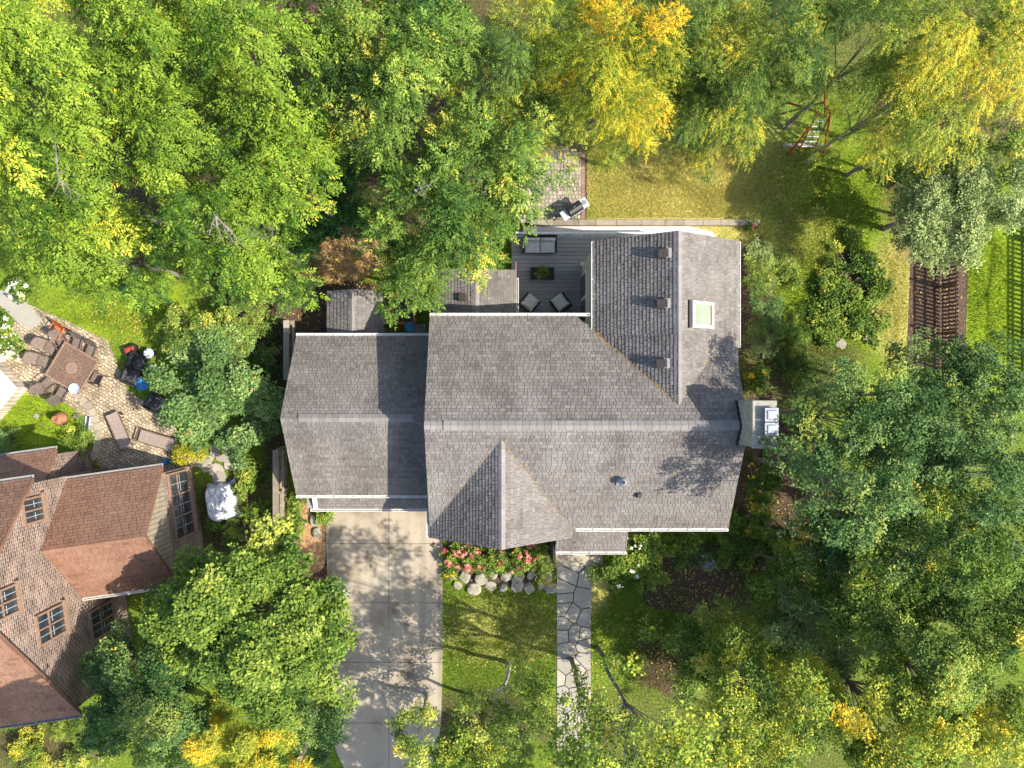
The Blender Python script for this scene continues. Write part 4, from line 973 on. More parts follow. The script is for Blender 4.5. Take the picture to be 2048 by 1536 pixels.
# deck furniture
def deck_seat(name, label, cat, wd, n, px, py, rz, cm):
    t = thing(name, label, cat); p = P(px, py, ZD + .35); t.location = (p.x, p.y, ZD); t.rotation_euler = (0, 0, R(rz))
    build('base', MB().box((0, 0, .17), (wd, .78, .22)), M['wicker'], t, local=True, bevel=.02)
    build('backrest', MB().box((0, -.40, .42), (wd + .1, .1, .5), rx=R(8)), M['wicker'], t, local=True, bevel=.02)
    for s in (-1, 1): build('armrest', MB().box((s * (wd / 2 + .03), 0, .3), (.07, .80, .36)), M['wicker'], t, local=True, bevel=.015)
    cw = wd / n
    for i in range(n):
        x = -wd / 2 + cw * (i + .5)
        build('cushion', MB().pillow((x, .08, .36), (cw - .02, .66, .18)), cm, t, local=True)
        build('back_cushion', MB().pillow((x, -.26, .58), (cw - .02, .17, .46), 0, R(-16)), cm, t, local=True)
    return t
deck_seat('deck_sofa', 'grey cushioned sofa on the deck under the tree', 'sofa', 1.6, 2, 1080, 490, 180, M['cushion'])
deck_seat('deck_chair', 'cream cushioned armchair on the deck, left one facing the coffee table', 'armchair', .72, 1, 1059, 606, -38, M['cushion_cream'])
deck_seat('deck_chair', 'cream cushioned armchair on the deck, right one nearer the sliding door', 'armchair', .72, 1, 1121, 606, 35, M['cushion_cream'])
c = P(1085, 547, ZD + .38); t = thing('coffee_table', 'black slatted coffee table in the middle of the deck', 'table', (c.x, c.y, ZD))
mb = MB()
for i in range(7): mb.box((0, -.27 + i * .09, .37), (1.22, .082, .03))
build('tabletop', mb, M['wicker'], t, local=True)
for sx in (-.55, .55):
    for sy in (-.25, .25): build('leg', MB().box((sx, sy, .175), (.06, .06, .35)), M['wicker'], t, local=True)
# grill
c = P(1149, 417, .9); t = thing('gas_grill', 'black and silver gas grill with side shelves on the back patio', 'grill', (c.x, c.y, .045), R(33))
build('cabinet', MB().box((0, 0, .42), (.74, .5, .66)), M['metal_dark'], t, local=True, bevel=.02)
hd = MB(); prof = [(-.27, .78), (-.27, .88), (-.2, 1.02), (-.05, 1.1), (.12, 1.08), (.24, .95), (.27, .78)]
n = len(prof); vs = [(-.38, y, z) for y, z in prof] + [(.38, y, z) for y, z in prof]
hd.add(vs, [tuple(range(n)), tuple(range(2 * n - 1, n - 1, -1))] + [(i, i + 1, n + i + 1, n + i) for i in range(n - 1)])
h_ = build('hood', hd, M['metal_dark'], t, local=True, bevel=.015)
build('handle', MB().tube((-.3, -.31, .9), (.3, -.31, .9), .018), M['metal_silver'], h_, local=True)
build('badge', MB().box((0, .04, 1.105), (.1, .04, .012)), M['metal_silver'], h_, local=True)
build('control_panel', MB().box((0, -.3, .76), (.76, .1, .12), rx=R(-20)), M['metal_silver'], t, local=True)
for i in range(3): build('knob', MB().tube((-.22 + i * .22, -.34, .78), (-.22 + i * .22, -.39, .79), .03, .03, 12), M['metal_dark'], t, local=True)
build('side_shelf', MB().box((-.58, -.02, .82), (.38, .52, .04)), M['plate'], t, local=True, bevel=.012)
build('side_shelf', MB().box((.58, -.02, .82), (.38, .52, .04)), M['plate'], t, local=True, bevel=.012)
build('burner', MB().lathe([(.13, .842), (.13, .85), (.1, .855), (.02, .856)], (.58, 0, 0), 18), M['metal_silver'], t, local=True)
for sx in (-.34, .34):
    for sy in (-.2, .2): build('leg', MB().tube((sx, sy, .1), (sx, sy, 0), .035), M['metal_dark'], t, local=True)

# red timber play frame and its timber edging
c = P(1632, 245, 1.2); t = thing('play_frame', 'red timber play frame with a white-runged ladder under the yellow leaves', 'play equipment', (c.x, c.y, 0))
A_ = MB()
def lg(x0, y0, z0, x1, y1, z1, r_=.055): return MB().tube((x0, y0, z0), (x1, y1, z1), r_, r_, 6)
for sx in (-.75, .75):
    build('leg', lg(sx * 1.25, -1.3, 0, sx * .35, .1, 2.2), M['red_paint'], t, local=True); build('leg', lg(sx * 1.25, 1.5, 0, sx * .35, .1, 2.2), M['red_paint'], t, local=True)
build('crossbeam', lg(0, -.1, 2.2, 0, 1.2, 2.2, .06), M['red_paint'], t, local=True)
ld = MB()
for sx in (-.36, .36): ld.tube((sx, -1.05, .05), (sx, .1, 2.0), .045, .045, 6)
la = build('ladder', ld, M['red_paint'], t, local=True)
for i in range(6):
    f_ = .12 + i * .14; build('rung', MB().tube((-.36, -1.05 + 1.15 * f_, .05 + 1.95 * f_), (.36, -1.05 + 1.15 * f_, .05 + 1.95 * f_), .035, .035, 6), M['white_trim'], la, local=True)
a, b = P(1566, 290, .15), P(1664, 290, .15)
mb = MB().box(((a.x + b.x) / 2, a.y, .1), (b.x - a.x, .15, .2), tint=.8)
build('timber_edging', mb, M['old_wood'], bevel=.015, label='long pale timber edging lying below the red play frame', cat='timber')

# ------------------------------------------------------------------ plants
def tmpl_pinnate(n=4, l=.36, w=.17, droop=.3, L=1.0, spread=.83):
    q = []
    for i in range(n):
        t = (i + .7) / n
        for s in (-1, 1):
            ll = l * (1 - .5 * abs(t - .45)); d = np.array([.52, s * spread, -.28]); d /= np.linalg.norm(d)
            b = np.array([t * L, 0, -droop * t * t]); sd = np.array([-d[1], d[0], 0.0]) * w * ll
            q.append([b, b + d * ll * .5 + sd, b + d * ll + [0, 0, -.05], b + d * ll * .5 - sd])
    b = np.array([L, 0, -droop]); q.append([b, b + [l * .5, w * l, -.04], b + [l, 0, -.1], b + [l * .5, -w * l, -.04]])
    return np.array(q)
def tmpl_cluster(k, l, w, seed, spread=.5):
    rr = np.random.default_rng(seed); q = []
    for i in range(k):
        b = rr.uniform(-spread, spread, 3) * [1, 1, .5]; a = rr.uniform(0, 6.28); e = rr.uniform(-.5, .35)
        d = np.array([math.cos(a) * math.cos(e), math.sin(a) * math.cos(e), math.sin(e)]); ro = rr.uniform(-.6, .6)
        sd = np.array([-math.sin(a), math.cos(a), 0]) * math.cos(ro) + np.array([0, 0, 1]) * math.sin(ro)
        q.append([b, b + d * l * .45 + sd * w * .5, b + d * l, b + d * l * .45 - sd * w * .5])
    return np.array(q)
T_PIN = tmpl_pinnate(4, .46, .21, .3)
T_LOC = tmpl_pinnate(5, .34, .17, .4, spread=.7)
T_SIM = [tmpl_cluster(7, .62, .44, s) for s in range(4)]
T_FINE = [tmpl_cluster(10, .40, .26, 20 + s) for s in range(4)]
T_NEED = [tmpl_cluster(10, .8, .12, 40 + s, .25) for s in range(4)]
def sprays(pos, d, n, size, T, tint, rng):
    """leaf sprays as quads: template T laid along direction d with normal n"""
    d = d / np.linalg.norm(d, axis=1, keepdims=True); s = np.cross(n, d); s /= np.linalg.norm(s, axis=1, keepdims=True) + 1e-9; n2 = np.cross(d, s)
    T = np.asarray(T)
    V = pos[:, None, None, :] + size[:, None, None, None] * (T[None, :, :, 0:1] * d[:, None, None, :] + T[None, :, :, 1:2] * s[:, None, None, :] + T[None, :, :, 2:3] * n2[:, None, None, :])
    V = V + (rng.normal(0, .05, V.shape[:2] + (1, 3)) + rng.normal(0, .018, V.shape)) * size[:, None, None, None]
    tt = np.repeat(tint, T.shape[0]) + rng.normal(0, .07, len(tint) * T.shape[0])
    return V.reshape(-1, 3), np.clip(tt, 0, 1)
def leaves_mesh(name, chunks, m):
    V = np.concatenate([c[0] for c in chunks]); t = np.concatenate([c[1] for c in chunks]); nf = len(V) // 4
    return mesh_arrays(name, V, np.arange(nf * 4).reshape(nf, 4), t, m)
SPEC = {   # template(s), spray size, sprays per square metre of dome, bough flatness, droop
    'pin': (T_PIN, .37, 45, .5, .65), 'loc': (T_LOC, .27, 90, .45, .55), 'sim': (T_SIM, .24, 62, .45, .2),
    'fine': (T_FINE, .27, 56, .5, .2), 'need': (T_NEED, .26, 95, .6, .1)}
def crown_mesh(name, rx, ry, rv, zc, spec, m, seed, dens=1.0, nb=None, ybias=.15, size=None, aim=None, nbk=1.0):
    """crown of drooping boughs spread over a dome: gaps between boughs, light and dark clumps"""
    rng = np.random.default_rng(seed); T, sz, per, flat, droop = SPEC[spec]; sz = size or sz
    Rm = (rx + ry) / 2; broad = spec in ('sim', 'fine', 'need')
    nb = nb or int(12 + (4.2 if broad else 2.6) * Rm * Rm * nbk); chunks = []; tips = []; ph = rng.uniform(0, 6.28, 3)
    for b in range(nb):
        a = b * 2.39996 + rng.uniform(-.6, .6); r = min(math.sqrt((b + .5) / nb) * rng.uniform(.8, 1.1), 1.08)
        lob = .93 * (1 + .13 * math.sin(2 * a + ph[0]) + .10 * math.sin(3 * a + ph[1]) + .08 * math.sin(5 * a + ph[2]))
        hole = math.sin(ph[0] * 3 + r * math.cos(a) * 4.2 + ph[2]) * math.sin(ph[1] * 5 + r * math.sin(a) * 4.2)
        if nb > 14 and r > .25 and hole > .5: continue
        lay = rng.choice([1.0, .75, .45], p=[.6, .26, .14])
        zz = zc + rv * (math.sqrt(max(0, 1 - min(r, 1) ** 2)) * .95 - .12) * lay + rng.normal(0, .13 * rv)
        if zc > 3 and r < .9 and rng.random() < .2: zz = zc - rv * rng.uniform(.1, 1.1)
        c = np.array([rx * r * lob * math.cos(a), ry * r * lob * math.sin(a), zz]); tips.append(c)
        out = np.array([math.cos(a + rng.normal(0, .6)), math.sin(a + rng.normal(0, .6)), 0])
        if aim is not None: out = out * .75 + np.array([aim[0], aim[1], 0]) * .7
        out /= np.linalg.norm(out); sid = np.array([-out[1], out[0], 0])
        la = Rm * (rng.uniform(.15, .30) if broad else rng.uniform(.22, .42)) + .15; wa = la * (rng.uniform(.5, .9) if broad else rng.uniform(.34, .6)); ha = la * flat
        N = int(per * dens * la * wa * 3.1 * 1.25 * (1.12 - .5 * r * r))
        if N < 4: N = 4
        th = rng.uniform(0, 2 * math.pi, N); rad = np.sqrt(rng.uniform(0, 1, N)) * rng.uniform(.75, 1.2, N); shell = rng.uniform(.45, 1.0, N) ** .6
        x = rad * np.cos(th); y = rad * np.sin(th); z = np.sqrt(np.clip(1 - rad ** 2, 0, 1)) * shell * np.where(rng.uniform(0, 1, N) < .82, 1, -.5)
        dr = droop * .5 * (np.clip(x + .3, 0, 2)) ** 2 * la
        pos = c + out * (x * la)[:, None] + sid * (y * wa)[:, None]; pos[:, 2] += z * ha - dr
        d = out * (.55 + .5 * x)[:, None] + sid * (.9 * y)[:, None] + rng.normal(0, .42, (N, 3)); d[:, 2] -= droop * (.25 + .45 * np.clip(x, -.2, 1))
        n = np.stack([x * .45, y * .45, np.full(N, 1.0)], 1); n = out * n[:, 0:1] + sid * n[:, 1:2] + np.array([0, 0, 1.0]) + rng.normal(0, .42, (N, 3))
        bt = rng.normal(.44, .15) + (.38 * rng.random() if rng.random() < ybias else 0)
        ti = np.clip(bt + rng.normal(0, .15, N), 0, 1); s = sz * rng.uniform(.7, 1.2, N)
        if isinstance(T, list):
            g_ = rng.integers(0, len(T), N)
            for q in range(len(T)):
                k_ = g_ == q
                if k_.any(): chunks.append(sprays(pos[k_], d[k_], n[k_], s[k_], T[q], ti[k_], rng))
        else: chunks.append(sprays(pos, d, n, s, T, ti, rng))
    return leaves_mesh(name, chunks, m), tips
def wood(tips, zc, hb, r0, rng, every=2):
    """trunk that leans a little, forking into tapered limbs that reach the boughs"""
    mb = MB(); p = Vector((0, 0, -.05)); k = 5; tr = [p.copy()]
    for i in range(k): p = p + Vector((rng.normal(0, .07), rng.normal(0, .07), hb / k)); tr.append(p.copy())
    for i in range(k): mb.tube(tr[i], tr[i + 1], r0 * (1.25 - .5 * i / k) if i == 0 else r0 * (1.1 - .4 * i / k), r0 * (1.1 - .4 * (i + 1) / k), 9, caps=False)
    top = tr[-1]
    for i, t in enumerate(tips):
        if i % every: continue
        t = Vector(t); mid = top.lerp(t, .5) + Vector((rng.normal(0, .15), rng.normal(0, .15), .25 * abs(rng.normal(0, 1)))); rb = r0 * rng.uniform(.2, .34)
        q = [top, top.lerp(mid, .5) + Vector((0, 0, .12)), mid, mid.lerp(t, .6) + Vector((rng.normal(0, .1), rng.normal(0, .1), .05)), t]
        for j in range(4): mb.tube(q[j], q[j + 1], rb * (1 - .22 * j), rb * (1 - .22 * (j + 1)), 6, caps=False)
        for _ in range(2):
            e = t + Vector((rng.normal(0, .5), rng.normal(0, .5), rng.normal(.05, .15))); mb.tube(q[3], e, rb * .25, rb * .08, 5, caps=False)
    return mb
def tree(name, label, cat, px, py, rpx, ztop, spec, m, seed, asp=1.0, dens=1.0, group='trees around the house', zlow=None, ybias=.15, bark='bark', r0=None, aim=None, rot=0.0, size=None, nbk=1.0):
    """one tree whose crown is seen at photo pixel (px,py) with radius rpx"""
    zc = ztop * .68 if zlow is None else (zlow + ztop) / 2
    c = P(px, py, zc + (ztop - zc) * .55); r = rpx * (H - zc - (ztop - zc) * .4) / F
    rng = np.random.default_rng(seed * 7 + 1)
    o = thing(name, label, cat, (c.x, c.y, 0), R(rot), group)
    me, tips = crown_mesh('crown', r * asp ** .5, r / asp ** .5, ztop - zc, zc, spec, m, seed, dens, ybias=ybias, aim=aim, size=size, nbk=nbk)
    cr = bpy.data.objects.new('crown', me); C.objects.link(cr); cr.parent = o
    build('trunk', wood(tips, zc, zc * .62, r0 or (.05 + .03 * r), rng), M[bark], o, local=True, smooth=True)
    return o
def shrub(name, label, cat, px, py, rpx, h, spec, m, seed, asp=1.0, dens=1.3, group='garden shrubs', rot=0.0, flowers=None, nfl=0, fsize=.1, size=None, ybias=.15, hanging=0):
    """a low plant: mounded foliage from the ground up, stems, and blossoms if the photo shows them"""
    c = P(px, py, h * .6); r = rpx * (H - h * .6) / F; rng = np.random.default_rng(seed * 3 + 2)
    o = thing(name, label, cat, (c.x, c.y, 0), R(rot), group)
    rx, ry = r * asp ** .5, r / asp ** .5
    me, tips = crown_mesh('foliage', rx, ry, h * .75, h * .28, spec, m, seed, dens, nb=int(9 + 7 * r), ybias=ybias, size=size or SPEC[spec][1] * (.62 + .1 * min(r, 3)))
    f = bpy.data.objects.new('foliage', me); C.objects.link(f); f.parent = o
    st = MB()
    for t in tips[::2]: st.tube((rng.normal(0, .05), rng.normal(0, .05), 0), t, .02 + .01 * r, .008, 5, caps=False)
    build('stem', st, M['bark'], o, local=True)
    if flowers:
        n = nfl; a = rng.uniform(0, 6.28, n); rr_ = np.sqrt(rng.uniform(0, 1, n)); cl = rng.integers(0, max(3, n // 7), n)
        ca = rng.uniform(0, 6.28, cl.max() + 1); cr_ = np.sqrt(rng.uniform(.05, 1, cl.max() + 1))
        x = rx * (cr_[cl] * np.cos(ca[cl]) * .92 + rng.normal(0, .09, n)); y = ry * (cr_[cl] * np.sin(ca[cl]) * .92 + rng.normal(0, .09, n))
        z = h * .28 + h * .80 * np.sqrt(np.clip(1 - (x / rx) ** 2 - (y / ry) ** 2, .02, 1)) + rng.uniform(.0, .1, n)
        pos = np.stack([x, y, z], 1); d = rng.normal(0, 1, (n, 3)); d[:, 2] *= .3
        fl = np.array([[[0, 0, 0], [.5, .28, .1], [1, 0, .12], [.5, -.28, .1]], [[0, 0, 0], [-.28, .5, .1], [0, 1, .12], [.28, .5, .1]], [[0, 0, 0], [-.5, -.28, .1], [-1, 0, .12], [-.5, .28, .1]], [[0, 0, 0], [.28, -.5, .1], [0, -1, .12], [-.28, -.5, .1]], [[-.35, -.35, .16], [.35, -.35, .2], [.35, .35, .16], [-.35, .35, .2]]])
        V, t = sprays(pos, d, np.tile([0, 0, 1.0], (n, 1)) + rng.normal(0, .2, (n, 3)), fsize * rng.uniform(.6, 1.3, n), fl, rng.uniform(0, 1, n), rng)
        b_ = bpy.data.objects.new('blossom', leaves_mesh('blossom', [(V, t)], flowers)); C.objects.link(b_); b_.parent = o
    return o

LW, LG, LY, LYG, LFN, LM, LGR, LO, LS, LL, LD = (M[k_] for k_ in ('lf_walnut', 'lf_green', 'lf_yellow', 'lf_yelgreen', 'lf_fine', 'lf_maple', 'lf_grey', 'lf_olive', 'lf_shrub', 'lf_lime', 'lf_dark'))
AW = (.55, -.83)
TREES = [  # name, label, px, py, r, top, species, leaf material, asp, extra
 ('walnut_tree', 'bright yellow-green walnut tree filling the top left corner', 95, 110, 165, 14, 'pin', LW, 1.0, dict(aim=AW, ybias=.3)),
 ('walnut_tree', 'bright walnut tree in the top row, second from the left corner', 330, 70, 140, 13.5, 'pin', LW, 1.1, dict(aim=AW)),
 ('walnut_tree', 'broad walnut tree at the left edge above the stone path', 95, 330, 150, 13, 'pin', LW, 1.1, dict(aim=AW)),
 ('walnut_tree', 'bright walnut tree right above the bright grass of the neighbour garden', 150, 480, 140, 11.5, 'pin', LW, 1.2, dict(aim=AW)),
 ('walnut_tree', 'walnut tree with a forked pale dead branch, above the blue-green shrub', 450, 430, 150, 12.5, 'pin', LW, 1.0, dict(aim=AW)),
 ('walnut_tree', 'walnut tree in the middle of the bright left grove', 345, 265, 130, 12.5, 'pin', LW, 1.0, dict(aim=AW)),
 ('walnut_tree', 'tall walnut tree at the top, left of the dark gap in the canopy', 530, 130, 135, 13.5, 'pin', LW, 1.0, dict(aim=AW)),
 ('walnut_tree', 'walnut tree overlooking the dark gap from its left side', 555, 310, 105, 12.5, 'pin', LW, 1.0, dict(aim=AW)),
 ('ash_tree', 'mid-green ash tree at the top, right of the dark gap', 690, 75, 115, 12.5, 'pin', LG, 1.0, {}),
 ('ash_tree', 'mid-green ash tree below the top row, left of the yellow canopy', 775, 215, 125, 12.5, 'pin', LG, 1.0, {}),
 ('ash_tree', 'green ash tree between the yellow canopy and the paver patio', 975, 300, 142, 12, 'pin', LG, 1.1, {}),
 ('ash_tree', 'large green ash tree overhanging the low rear roof and deck sofa', 880, 425, 140, 11.5, 'pin', LG, 1.15, dict(dens=1.1)),
 ('ash_tree', 'green ash tree at the very top edge, left of centre', 620, 5, 95, 12, 'pin', LG, 1.2, {}),
 ('ash_tree', 'green ash tree at the very top edge above the dark gap', 790, 0, 100, 12, 'pin', LG, 1.2, {}),
 ('locust_tree', 'yellow-green honey locust at the very top edge, left of the orange-yellow one', 1080, 25, 105, 12, 'loc', LYG, 1.2, dict(ybias=.4)),
 ('walnut_tree', 'bright walnut tree at the very top edge near the second walnut', 215, 20, 90, 12.5, 'pin', LW, 1.2, dict(aim=AW)),
 ('ash_tree', 'small green ash tree drooping over shed and orange rack', 800, 535, 78, 8.5, 'pin', LG, .8, {}),
 ('ash_tree', 'green ash tree at the top, left neighbour of the orange-yellow one', 860, 90, 110, 12.5, 'pin', LG, 1.0, {}),
 ('locust_tree', 'yellow-green honey locust at the top between green ash and orange-yellow canopy', 1010, 130, 130, 12, 'loc', LFN, 1.1, dict(ybias=.4)),
 ('locust_tree', 'orange-yellow honey locust at the top above the paver patio', 1230, 110, 155, 12.5, 'loc', LY, 1.0, dict(ybias=.35, dens=1.1, nbk=1.3)),
 ('locust_tree', 'fine green honey locust at the top, right of the orange-yellow one', 1400, 60, 140, 11, 'loc', LFN, 1.2, dict(ybias=.3, dens=1.1)),
 ('locust_tree', 'feathery green honey locust above the yellow lawn', 1440, 170, 135, 8.5, 'loc', LFN, 1.4, dict(ybias=.25, dens=1.2)),
 ('locust_tree', 'green and gold honey locust just right of the paver patio', 1275, 215, 75, 9, 'loc', LYG, 1.2, dict(ybias=.4)),
 ('locust_tree', 'yellowing honey locust at the top, above the red play frame', 1640, 35, 125, 11.5, 'loc', LFN, 1.2, dict(ybias=.4, dens=1.1)),
 ('locust_tree', 'thin green honey locust around the red play frame', 1515, 185, 55, 8, 'loc', LFN, 1.3, dict(ybias=.3)),
 ('locust_tree', 'golden honey locust in the top right corner', 1945, 90, 175, 12, 'loc', LYG, .9, dict(ybias=.4, dens=1.15)),
 ('locust_tree', 'golden honey locust with a long hanging spray over the dark lawn', 1800, 190, 105, 10, 'loc', LYG, .8, dict(ybias=.3, dens=1.3, aim=(-.2, -.98))),
 ('locust_tree', 'green-gold honey locust over the upper end of the picket fence', 1890, 235, 85, 9.5, 'loc', LYG, 1.0, dict(ybias=.3)),
 ('pear_tree', 'grey-green small-leaved tree standing over the picket fence', 1912, 400, 128, 6.8, 'fine', LGR, 1.1, dict(dens=1.0)),
 ('pear_tree', 'dusty grey-green tree at the right edge above the bright grass', 2025, 370, 75, 8, 'fine', LGR, .8, {}),
 ('elm_tree', 'dark green tree at the right edge below the golden corner tree', 2030, 255, 70, 9, 'fine', LO, .8, {}),
 ('maple_tree', 'deep green maple just below the lower end of the picket fence', 1895, 790, 118, 8.5, 'fine', LM, 1.2, dict(dens=.85, zlow=4)),
 ('maple_tree', 'deep green maple at the right edge beside the bright green grass', 2010, 790, 110, 9.5, 'fine', LM, 1.0, dict(dens=.85, zlow=5)),
 ('maple_tree', 'deep green maple nearest to the chimney', 1740, 840, 125, 11, 'fine', LM, 1.1, dict(dens=.75, zlow=6.5)),
 ('maple_tree', 'deep green maple in the middle of the right canopy', 1835, 895, 120, 10, 'fine', LM, 1.1, dict(dens=.8, zlow=5.5)),
 ('maple_tree', 'tall deep green maple in the middle of the right edge', 1975, 950, 130, 12, 'fine', LM, 1.0, dict(dens=.8, zlow=7)),
 ('maple_tree', 'loose deep green maple beyond the side bed, left front of the canopy', 1725, 980, 130, 12, 'fine', LM, 1.2, dict(dens=.7, zlow=7.5)),
 ('maple_tree', 'mid-green maple behind the loose one, right of the front bed', 1800, 1060, 115, 9.5, 'fine', LM, 1.1, dict(dens=.75, zlow=5)),
 ('maple_tree', 'mid-green maple at the right edge above the bottom yellow trees', 1940, 1100, 130, 11, 'fine', LG, 1.1, dict(dens=.75, zlow=6)),
 ('maple_tree', 'small dark maple in the canopy gap right of the lawn shadow', 1675, 1110, 90, 6, 'fine', LM, 1.2, dict(dens=.6, zlow=2.5)),
 ('maple_tree', 'deep green maple cut by the right edge between tall maple and bottom trees', 2040, 1070, 115, 9, 'fine', LM, 1.0, dict(dens=.85, zlow=4)),
 ('maple_tree', 'deep green maple filling the gap inside the right canopy', 1850, 990, 100, 7.5, 'fine', LM, 1.2, dict(dens=.85, zlow=3)),
 ('maple_tree', 'green maple at the right edge just above the bottom corner', 2000, 1240, 120, 10, 'fine', LG, 1.0, dict(dens=.75, zlow=5)),
 ('locust_tree', 'feathery green honey locust at the top between the two golden canopies', 1530, 95, 130, 12, 'loc', LFN, 1.1, dict(ybias=.35)),
 ('locust_tree', 'green and gold honey locust at the top edge beside the right golden canopy', 1790, 60, 125, 12, 'loc', LFN, 1.1, dict(ybias=.4)),
 ('locust_tree', 'green-gold honey locust tucked between green ash and orange-yellow canopy', 1090, 215, 90, 10.5, 'loc', LYG, 1.0, dict(ybias=.4)),
 ('birch_tree', 'mid-green birch between the deep green maples and the dusty birch', 1800, 1190, 120, 8.5, 'fine', LG, 1.2, dict(dens=.8, zlow=4)),
 ('birch_tree', 'loose green birch left of the maples above the lawn shadow', 1600, 1150, 85, 5, 'fine', LG, 1.2, dict(dens=.5)),
 ('birch_tree', 'yellowing birch near the bottom between golden birch and right edge', 1905, 1385, 105, 8.5, 'fine', LYG, 1.1, dict(ybias=.3)),
 ('birch_tree', 'green birch in the gap between dusty birch and front lawn mulch', 1570, 1275, 100, 2.8, 'fine', LO, 1.1, dict(dens=.7)),
 ('birch_tree', 'dusty green birch in the middle of the lower right grove', 1690, 1250, 125, 4.6, 'fine', LGR, 1.1, {}),
 ('birch_tree', 'green birch at the lower right, below the deep green maples', 1860, 1310, 125, 10, 'fine', LO, 1.1, {}),
 ('birch_tree', 'green birch beside the small mulch circle of the front lawn', 1425, 1325, 118, 3.0, 'fine', LO, 1.1, dict(dens=.9)),
 ('birch_tree', 'yellow-green birch at the bottom, right of the front lawn', 1560, 1440, 150, 10, 'fine', LYG, 1.1, dict(ybias=.1, dens=.6)),
 ('birch_tree', 'yellow-green birch at the bottom, right of the stone walk end', 1310, 1585, 190, 15.5, 'fine', LYG, 1.1, dict(ybias=.1, dens=.22, nbk=.95, size=.36, r0=.10)),
 ('birch_tree', 'golden green birch at the bottom edge near the right corner', 1800, 1465, 140, 10.5, 'fine', LYG, 1.2, dict(ybias=.35)),
 ('birch_tree', 'golden green birch in the bottom right corner', 2010, 1440, 110, 10, 'fine', LYG, 1.0, dict(ybias=.35)),
 ('birch_tree', 'slim birch at the bottom end of the stone walk', 1190, 1480, 100, 10, 'fine', LO, 1.0, dict(ybias=.1, dens=.3, size=.32)),
 ('birch_tree', 'green birch at the bottom between driveway and stone walk', 1020, 1430, 95, 7, 'fine', LO, 1.0, dict(bark='pale_bark', dens=.6)),
 ('birch_tree', 'small yellow-green birch at the bottom of the driveway', 830, 1495, 62, 6.5, 'fine', LO, 1.1, dict(bark='pale_bark')),
 ('birch_tree', 'small birch at the bottom edge beside the driveway foot', 940, 1510, 70, 7, 'fine', LYG, 1.1, {}),
 ('ornamental_tree', 'dense bright green tree between brick house and driveway', 496, 1272, 178, 9, 'sim', LL, 1.08, dict(dens=1.35, nbk=1.35, zlow=3.0, size=.235)),
 ('ornamental_tree', 'dark teal tree below the brick house windows', 290, 1395, 145, 8, 'fine', LM, 1.1, dict(dens=1.2, zlow=1.0)),
 ('ornamental_tree', 'dark green tree against the corner of the brick wall', 320, 1240, 60, 5, 'fine', LM, .7, dict(zlow=.6)),
 ('ornamental_tree', 'dark green tree at the foot of the driveway, left side', 608, 1440, 85, 5, 'fine', LM, 1.0, dict(zlow=.6)),
 ('pine_tree', 'soft yellow-green pine at the bottom edge, lower left', 490, 1500, 100, 8, 'need', LYG, 1.1, dict(zlow=2, ybias=.9, dens=1.6)),
]
for i, (nm, lb, px, py, r, zt, sp_, m_, asp, kw) in enumerate(TREES):
    tree(nm, lb, nm.replace('_', ' ').replace('ornamental tree', 'tree'), px, py, r, zt, sp_, m_, 100 + i, asp, rot=0, **kw)
# bare pale branches standing out of some crowns
def dead_branch(tr, pts, r_):
    mb = MB()
    for line in pts:
        q = [P(x, y, z - .25) for x, y, z in line]
        for e in q[1:]:
            for _ in range(3): mb.tube(e, e + Vector((random.uniform(-.4, .4), random.uniform(-.4, .4), random.uniform(-.25, .05))), r_ * .28, r_ * .08, 5, caps=False)
        for i in range(len(q) - 1): mb.tube(q[i], q[i + 1], r_ * (1 - .75 * i / (len(q) - 1)), r_ * (1 - .75 * (i + 1) / (len(q) - 1)), 6, caps=False)
    build('dead_branch', mb, M['bark'], tr)
by = {o['label']: o for o in C.objects if 'label' in o}
dead_branch(by['walnut tree with a forked pale dead branch, above the blue-green shrub'], [[(470, 520, 10.5), (462, 478, 12.2), (446, 448, 13), (432, 432, 13.1), (424, 446, 13), (418, 470, 12.6)], [(432, 432, 13.1), (434, 452, 13), (440, 468, 12.8)], [(446, 448, 13), (462, 462, 12.9), (476, 484, 12.5)]], .045)
dead_branch(by['broad walnut tree at the left edge above the stone path'], [[(108, 260, 12.2), (112, 310, 13.4), (116, 348, 13.5), (122, 362, 13.4), (140, 378, 13.2), (160, 390, 12.9)], [(120, 358, 13.4), (112, 380, 13.2)], [(124, 364, 13.4), (128, 384, 13.2)]], .035)
dead_branch(by['large green ash tree overhanging the low rear roof and deck sofa'], [[(810, 390, 10.6), (840, 376, 11.6), (862, 368, 11.8)], [(830, 380, 11.4), (846, 392, 11.4)]], .05)
# unseen trees beyond the bottom edge, added to dapple driveway and neighbour roof with shade
for i, (x, y, r, zt, dn) in enumerate(((9.5, -24.5, 4.5, 14, .35), (3, -23, 4.4, 13, .15), (-9.4, -18.0, 3.6, 19, .5))):
    rng = np.random.default_rng(900 + i); o = thing('maple_tree', 'tall unseen maple added beyond the frame for its shade', 'maple tree', (x, y, 0), 0, 'unseen maples added for shade')
    me, tips = crown_mesh('crown', r, r, zt * .14, zt * .84, 'sim', LM, 950 + i, dn, size=.36, nbk=.9); cr = bpy.data.objects.new('crown', me); C.objects.link(cr); cr.parent = o
    build('trunk', wood(tips, zt * .8, zt * .6, .2, rng), M['bark'], o, local=True, smooth=True)

